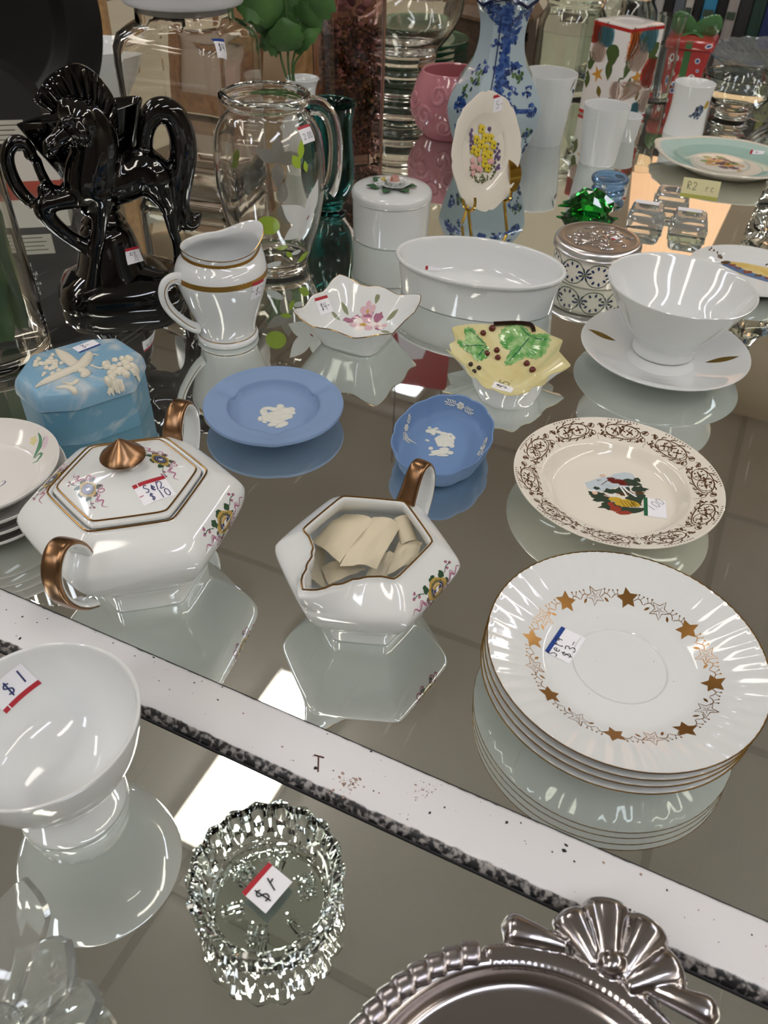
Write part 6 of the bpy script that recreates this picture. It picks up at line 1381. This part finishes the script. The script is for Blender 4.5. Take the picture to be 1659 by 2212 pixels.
for k in range(7):
    c = (-2.95+.66*k)*.05; c2 = c+.33*.05
    D.stroke([(c-.0165, .0160), (c-.010, .0262), (c, .0290), (c+.010, .0262), (c+.0165, .0160)], .0010, 1, False, 4); D.stroke([(c-.0165, .0160), (c-.010, .0058), (c, .0030), (c+.010, .0058), (c+.0165, .0160)], .0010, 1, False, 4)
    for i in range(8): a = 2*pi*i/8+.2; D.leaf(c+.0068*cos(a), .016+.0068*sin(a), .0052, .0030, a, 0)
    for i in range(8):
        a = 2*pi*i/8+.4; D.leaf(c2+.001*cos(a), .016+.001*sin(a), .0078, .0022, a, 0 if i % 2 else 2)
D.build('garland_print', [navy_p, green_p, mat('dark_ink_green', '2c4040', .15)], T)
# ------------------------------------------------------------------ small coloured and clear glass pieces
em = mat('emerald_glass', '1fae3a', .0, 0, 1.0, 1.5); EG = V((.2600, 1.0850, .0002))
T = thing('emerald_glass_dish', 'small faceted emerald green glass piece behind the silver lid canister', 'glass dish', EG, .3)
rnd = random.Random(5); g = G(); rs = []
for k, (r, z) in enumerate(((.018, 0), (.026, .004), (.031, .011), (.026, .017), (.017, .024), (.009, .027))): rs.append([(r*(1+.16*(((i+k) % 2)-.5))*cos(2*pi*i/16)*1.1, r*(1+.16*(((i+k) % 2)-.5))*sin(2*pi*i/16), z+.002*((i % 3)-1)*(k > 0)) for i in range(16)])
g.rings(rs, 0); obj('glass_body', g, em, T, 5)
for a, l in ((2.9, .044), (2.5, .038), (-.3, .040), (-2.8, .040), (.3, .036)):
    g = G(); d = V((cos(a), sin(a), 0)); s_ = V((-sin(a), cos(a), 0)); g.rings([[d*.022+s_*.006*cos(q)+V((0, 0, .010+.005*sin(q))) for q in [2*pi*i/6 for i in range(6)]], [d*l+s_*.0014*cos(q)+V((0, 0, .007+.001*sin(q))) for q in [2*pi*i/6 for i in range(6)]]], 0); obj('spike', g, em, T, 5)
T = thing('blue_glass_disc', 'small thick pale blue glass disc behind the emerald glass', 'glass disc', (.3000, 1.1700, .0002))
g = G(); g.lathe(spl([(.001, 0), (.021, 0), (.0235, .003), (.0215, .007), (.0235, .010), (.0260, .014), (.0262, .018), (.0240, .0205)], 3)+[(.0215, .0200), (.0195, .0165), (.001, .0155)], 48); obj('glass_body', g, mat('pale_blue_glass', '8fb8e0', .02, 0, .9, 1.46), T, 60)
BLK = ((1398, 488, 'clear square glass block nearest the silver lid canister, sticker on top'), (1490, 505, 'clear square glass block right of its twin, sticker on top'), (1452, 452, 'clear square glass block carrying the yellow price tag'))
for i, (px, py, lb_) in enumerate(BLK):
    q = at(px, py); T = thing('glass_block', lb_, 'glass block', (q.x, q.y+.012, .0002), radians(-16), 'square glass blocks')
    g = G(); g.rings([rsq(.019, 0, .003, 4), rsq(.023, .0012, .003, 4), rsq(.0235, .007, .003, 4), rsq(.0215, .0085, .003, 4), rsq(.0215, .0115, .003, 4), rsq(.0200, .0180, .004, 4), rsq(.0175, .0215, .005, 4), rsq(.0135, .0215, .01349, 4), rsq(.0110, .0165, .01099, 4), rsq(.004, .0150, .00399, 4)], 0); obj('glass_body', g, pressed, T, 20); b = g.bvh()
    D = Dec(None, None); g = G()
    if i < 2: 
        g.box((-.018, .004, .0220), (.012, .016, .0223)); o = obj('price_sticker', g, paper, T)
    else:
        ty = mat('pale_yellow_paper', 'd6d0a0', .6); Mx = Matrix.Translation((.026, -.010, .0300)) @ Matrix.Rotation(radians(52), 4, 'X')
        g.box((-.018, -.013, 0), (.030, .013, .0005), 0, Mx); g.box((-.018, -.013, .00051), (.030, -.008, .0007), 1, Mx); o = obj('price_tag', g, [ty, mat('olive_stripe', 'a8a84a', .6)], T); tb_ = g.bvh()
        D = Dec(tb_, lambda x, y: (Mx @ V((x, y, .02)), -(Mx.to_3x3() @ V((0, 0, 1)))), .0002); D.text('R2', -.012, -.002, .010, .0010, 0); D.text('rc', .012, -.002, .009, .0008, 0); D.build('price_writing', [mat('faded_ink', '7a7a58', .6)], T)
# textured glass bottle at the right edge
q = at(1668, 545); T = thing('glass_decanter', 'square textured clear glass decanter, right edge', 'decanter', (q.x+.012, q.y+.02, .0002), radians(10))
g = G(); rs = []
for k in range(22):
    z = .004+.0052*k; w_ = .031-.00035*k
    rs.append([(p[0]*(1+.05*sin(i*1.9+k*.9)), p[1]*(1+.05*sin(i*1.9+k*.9)), z) for i, p in enumerate(rsq(w_, z, .006, 7))])
g.rings([rsq(.026, 0, .006, 7)]+rs+[rsq(.018, .122, .0179, 7), rsq(.013, .135, .0129, 7), rsq(.013, .150, .0129, 7), rsq(.016, .152, .0159, 7)], 0); obj('glass_body', g, glassg, T, 12)
# glass bowls behind the platter
def bowl(name, lbl, loc, prof, n=96, mod=None, ang=25, m=glassg):
    T = thing(name, lbl, 'bowl', (loc[0], loc[1], .0002)); g = G(); g.lathe(prof, n, mod); obj('bowl_body', g, m, T, ang); return T
bp_ = lambda R, H, f: spl([(.001, 0), (f, 0), (f*1.05, .003), (f*.8, .010), (f*.9, .018), (R*.72, H*.45), (R*.95, H*.8), (R, H)], 4)+[(R*.985, H+.0015), (R*.965, H)]+spl([(R*.92, H*.8), (R*.68, H*.5), (f*.6, .026), (.001, .024)], 4)
bowl('glass_bowl', 'clear footed glass bowl between the flower mug and the right edge', (.585, 1.545), bp_(.066, .074, .034))
bowl('glass_bowl', 'clear ribbed glass bowl at the right edge above the fruit platter', (.715, 1.600), bp_(.070, .066, .032), 120, lambda a, r, z, k: (r*(1+.02*cos(20*a)*(z > .02)), z))
def cut(a, r, z, k): return r*(1+.006*tri(a, 24)*(z > .014)), z+.0012*tri(a, 24)*(z > .040)+.0007*tri(a+.1, 48)*(.014 < z < .040)
bowl('cut_glass_bowl', 'wide cut-glass bowl with zigzag rim in front of the book spines', (.800, 1.880), spl([(.001, 0), (.07, 0), (.075, .003), (.10, .010), (.140, .026), (.170, .044)], 5)+[(.166, .046)]+spl([(.162, .043), (.135, .029), (.095, .015), (.06, .009), (.001, .008)], 5), 192, cut, 12, pressed)
# narrow clear vase between pumpkin vase and gift canister
T = thing('narrow_glass_vase', 'narrow clear glass vase between pumpkin vase and red gift canister', 'vase', (.488, 1.700, .0002)); g = G(); g.lathe([(.001, 0), (.022, 0), (.024, .003), (.0245, .06), (.0215, .10), (.0260, .135), (.0240, .135), (.0195, .10), (.0225, .06), (.021, .010), (.001, .008)], 48); obj('vase_body', g, glassg, T, 60)
# two big ribbed glass jars and the wooden canister behind the blue and white vase
for i, (x, y, R, lbl) in enumerate(((.312, 1.720, .064, 'large clear glass jar with threaded neck behind the white fluted cup'), (.425, 1.840, .070, 'large clear ribbed glass jar beside the pumpkin vase, right of its twin'))):
    T = thing('large_glass_jar', lbl, 'jar', (x, y, .0002)); pr = [(.001, 0), (R*.9, 0), (R, .006), (R, .105), (R*.97, .120), (R*.84, .134), (R*.80, .140), (R*.84, .145), (R*.84, .150), (R*.80, .153), (R*.84, .158), (R*.84, .166), (R*.78, .168), (R*.76, .15), (R*.78, .136), (R*.92, .118), (R*.95, .10), (R*.95, .01), (.001, .008)]
    g = G(); g.lathe(pr, 96, (lambda a, r, z, k: (r*(1+.012*cos(16*a)*(.01 < z < .11)), z)) if i else None); obj('jar_body', g, glassg, T, 30)
wd_ = mat('dark_walnut', '3a2a20', .45, vary=('54402e', 30, .35, .7, 5, 3)); T = thing('wooden_canister', 'dark brown hexagonal wooden canister with domed lid behind the blue vase', 'canister', (.185, 1.900, 0), radians(12))
def hx(R, z): return [(R*cos(pi*i/3), R*sin(pi*i/3), z) for i in range(6)]
g = G(); g.rings([hx(.095, 0), hx(.096, .003), hx(.090, .090), hx(.084, .091)], 0); obj('canister_body', g, wd_, T, 20)
g = G(); g.rings([hx(.090, .0915), hx(.102, .0920), hx(.102, .0980), hx(.088, .114), hx(.060, .127), hx(.02, .133)], 0); obj('lid', g, mat('walnut_lid', '5a4430', .3, vary=('6e5640', 30, .35, .7, 5, 3)), T, 20)
b = G().rings([hx(.095, 0), hx(.096, .003), hx(.090, .090), hx(.084, .091)], 0).bvh()
for px in (1046, 1138):
    try: D = Dec(b, frame(T, b, (px, 80), (px+8, 80)), .0004); D.blob(0, 0, .007, .008); D.build('round_hole', [black], T)
    except Exception: pass
gp_ = mat('green_glass_plate', '7fb59a', .02, 0, .85, 1.5)
for k in range(7):
    T = thing('green_glass_plate', ('green glass plate on top of the stack behind the goblet', 'green glass plate second from top of the stack behind the goblet', 'green glass plate third from top of the stack behind the goblet', 'green glass plate in the middle of the stack behind the goblet', 'green glass plate third from bottom of the stack behind the goblet', 'green glass plate second from bottom of the stack behind the goblet', 'green glass plate at the bottom of the stack behind the goblet')[k], 'plate', (.030, 1.730, .0002+.0105*(6-k)), 0, 'stacked green glass plates')
    g = G(); g.lathe([(.001, .001), (.055, .001), (.057, 0), (.060, .001), (.092, .0140), (.0935, .0155), (.091, .0160), (.060, .0040), (.001, .0035)], 64); obj('plate_body', g, gp_, T, 50)
# ------------------------------------------------------------------ behind the table: cream panel, wooden frames, bookcase, books, lamp
g = obox((-1.9, 2.10, ZF), (-.06, 2.13, .62)); o = obj('back_panel', g, mat('cream_panel_paint', 'e6d9bf', .7)); tag(o, 'cream painted panel standing behind the table, upper left', 'panel')
oak = mat('pale_oak', 'b08a58', .5, vary=('8f6a40', 24, .35, .7, 5, 3)); oakd = mat('honey_wood', '8f6842', .5, vary=('704e30', 24, .35, .7, 5, 3))
def wframe(name, lbl, c, yaw, W, H, bar, lean, m, inner):
    T = thing(name, lbl, 'framed picture', c, yaw); Mx = Matrix.Rotation(radians(-lean), 4, 'X')
    for n_, a, b_ in (('frame_bar', (-W/2, -.010, 0), (-W/2+bar, .010, H)), ('frame_bar', (W/2-bar, -.010, 0), (W/2, .010, H)), ('frame_bar', (-W/2+bar, -.010, 0), (W/2-bar, .010, bar)), ('frame_bar', (-W/2+bar, -.010, H-bar), (W/2-bar, .010, H))):
        g = G(); g.box(a, b_, 0, Mx); obj(n_, g, m, T)
    if inner: g = G(); g.box((-W/2+bar, -.003, bar), (W/2-bar, .003, H-bar), 0, Mx); obj('frame_back', g, inner, T)
wframe('framed_picture', 'honey coloured wooden frame leaning behind the square glass jar', (-.20, 1.72, .004), ROT+.25, .30, .24, .035, 12, oakd, mat('brown_card', '7a6048', .7))
wframe('framed_picture', 'pale oak frame standing behind the green leaves', (-.235, 1.56, .004), ROT-.35, .20, .17, .028, 10, oak, mat('tan_card', 'a89070', .7))
wframe('framed_picture', 'small brown wooden frame seen through the square glass jar', (-.315, 1.44, .004), ROT+.1, .17, .16, .03, 14, oakd, mat('dusk_card', 'a89888', .7))
c = vp(235, 150, V((-.62, 1.75, 0)), V((0, -1, 0))); T = thing('wooden_post', 'slim pale wooden post in front of the cream panel, upper left', 'post', (c.x, c.y, 0)); g = G(); g.box((-.014, -.014, 0), (.014, .014, .46)); g.box((-.045, -.045, 0), (.045, .045, .016)); obj('post', g, oak, T)
T = thing('white_bowl', 'white ceramic bowl left of the square glass jar by the cream panel', 'bowl', (-.52, 1.52, 0)); g = G(); g.lathe(spl([(.001, 0), (.035, 0), (.037, .003), (.060, .040), (.075, .085)], 4)+[(.072, .086)]+spl([(.068, .08), (.05, .038), (.001, .012)], 4), 64); obj('bowl_body', g, china_warm, T, 50)
# bookcase
dkw = mat('dark_bookcase_wood', '191512', .5); s0, s1, t0, t1 = -.04, 1.75, 2.06, 2.42
T = thing('bookcase', 'dark wooden bookcase behind the table, upper right', 'bookcase', tn((s0+s1)/2, (t0+t1)/2, ZF), ROT)
w_, d_ = (s1-s0)/2, (t1-t0)/2
def bb_(n_, a, b_): g = G(); g.box(a, b_); obj(n_, g, dkw, T)
zb = -ZF
bb_('side_panel', (-w_, -d_, 0), (-w_+.02, d_, zb+.262)); bb_('side_panel', (w_-.02, -d_, 0), (w_, d_, zb+.262)); bb_('back_panel', (-w_+.02, d_-.012, 0), (w_-.02, d_, zb+.262)); bb_('top_board', (-w_+.02, -d_, zb+.242), (w_-.02, d_-.012, zb+.262)); bb_('shelf', (-w_+.02, -d_, zb-.026), (w_-.02, d_-.012, zb-.006)); bb_('plinth', (-w_+.02, -d_, 0), (w_-.02, d_-.012, .06))
bm = lambda n, c: mat('book_'+n, c, .45)
BK = [('grey', '6a6c70', .026), ('pale grey', 'a8a6a2', .022), ('black', '141414', .022), ('steel grey', '5a6068', .024), ('white', 'b8b4ae', .018), ('black', '0f0f10', .020), ('bright blue', '2f7fa8', .030), ('black', '101214', .022), ('light grey', '9c9490', .024), ('charcoal', '2a2a2c', .028), ('dark green', '1e3a30', .028), ('navy', '20305e', .032), ('black', '0e1016', .018), ('olive', '7c8038', .018), ('black', '0c0c0e', .034), ('red and blue', 'a03038', .030), ('charcoal', '1e1c1e', .016), ('cream', '9c8f7c', .030), ('black', '0e0e10', .030), ('brown', '5a4038', .026), ('dark red', '5e2228', .028), ('grey', '5c5c60', .026), ('navy', '1c2440', .030)]
x = (at(1350, 97)-O2).dot(E2); cnt = {}
ordn = ['first', 'second', 'third', 'fourth', 'fifth', 'sixth', 'seventh', 'eighth', 'ninth', 'tenth', 'eleventh', 'twelfth', 'thirteenth', 'fourteenth', 'fifteenth', 'sixteenth', 'seventeenth', 'eighteenth', 'nineteenth', 'twentieth', 'twenty-first', 'twenty-second', 'twenty-third']
rnd = random.Random(12)
for i, (cn, ch, th) in enumerate(BK):
    th *= 1.0; H_ = rnd.uniform(.195, .236); dp = .16+.02*rnd.random(); c = tn(x+th/2, t0+.012+dp/2, -.0058)
    T = thing('book', '%s spined book, %s from the left on the bookcase shelf' % (cn, ordn[i]), 'book', c, ROT, 'books on the bookcase shelf')
    lean = radians(8) if i == 15 else 0; Mx = Matrix.Rotation(lean, 4, 'Y')
    cm_ = bm(cn.replace(' ', '_'), ch); g = G()
    y0 = -dp/2
    g.rings([[(px_*th/2*.96, y0+.004*(1-px_*px_) * -1+.004, z) for px_ in (-1, -.6, 0, .6, 1)]+[(th/2*.96, dp/2, z), (-th/2*.96, dp/2, z)] for z in (0, H_)], 0); g.v = [Mx @ p+V((0, 0, .0026 if lean else 0)) for p in g.v]; obj('cover', g, cm_, T, 30)
    if i == 15:
        for z0, z1, c2 in ((.02, .045, 'c0a030'), (.050, .085, '4a5a80'), (.095, .14, '2c3c78'), (.15, .17, '8a8a8a')):
            g = G(); g.box((-th/2*.97, y0-.0008, z0), (th/2*.97, y0+.003, z1)); g.v = [Mx @ p for p in g.v]; obj('spine_label', g, mat('spine_'+c2, c2, .5), T)
    elif i in (4, 6, 8, 13): g = G(); g.box((-th/2*.8, y0-.0008, .06), (th/2*.8, y0+.003, .075)); obj('spine_label', g, mat('spine_dark', '5a3038' if i == 8 else '3a4a3a', .5), T)
    x += th+.0012+(.030 if i == 15 else 0)
# lamp on the bookcase (mirrored in the table, above the frame)
LP = V((.875, 2.53, .2625)); T = thing('table_lamp', 'warm table lamp with pleated shade on the bookcase, mirrored beside the pumpkin vase', 'lamp', LP)
g = G(); g.lathe(spl([(.001, 0), (.055, 0), (.058, .004), (.030, .012), (.016, .022), (.012, .040)], 3)+[(.001, .041)], 40); obj('base', g, brass, T)
sh = bpy.data.materials.new('lit_lamp_shade'); sh.use_nodes = True; bsd = sh.node_tree.nodes['Principled BSDF']; bsd.inputs['Base Color'].default_value = (*lin('e0bf9c'), 1); bsd.inputs['Roughness'].default_value = .8
bsd.inputs['Emission Color'].default_value = (*lin('e8b48a'), 1); bsd.inputs['Emission Strength'].default_value = 1.0
g = G(); g.lathe([(.172, .05), (.130, .36)], 160, lambda a, r, z, k: (r*(1+.010*cos(40*a)), z), 0, False, False); g.lathe([(.129, .36), (.171, .05)], 160, lambda a, r, z, k: (r*(1+.010*cos(40*a)), z), 0, False, False); obj('pleated_shade', g, sh, T, 180)
g = G(); g.ball((0, 0, .13), (.028, .028, .040), 20); obj('bulb', g, mat('lit_bulb', 'ffd090', .4, emit=WARM), T)
g = G(); g.tube([(0, 0, .04), (0, 0, .095)], .012, 12); obj('socket', g, brass, T)
# red and white hanging sign deeper in the shop, seen only in the mirror
HS = V((.105, 2.95, 1.12)); T = thing('hanging_sign', 'red hanging sign with white patch, mirrored above the yellow leaf dish', 'sign', HS, radians(-10))
g = G(); g.box((-.10, -.006, 0), (.14, .006, .34)); obj('sign_board', g, mat('red_sign', '9c1c22', .4), T)
g = G(); g.rings([[(x_, y_, z) for x_, z in ((-.085, .06), (.02, .03), (.06, .10), (.03, .20), (-.06, .22))] for y_ in (-.0085, -.0062)], 0); obj('white_patch', g, mat('sign_white', 'dcd8e6', .5), T)
for sx in (-.08, .12): g = G(); g.tube([(sx, 0, .34), (sx, 0, ZC-1.12-.007)], .0025, 6); obj('cord', g, mat('black_cord', '141414', .6), T)
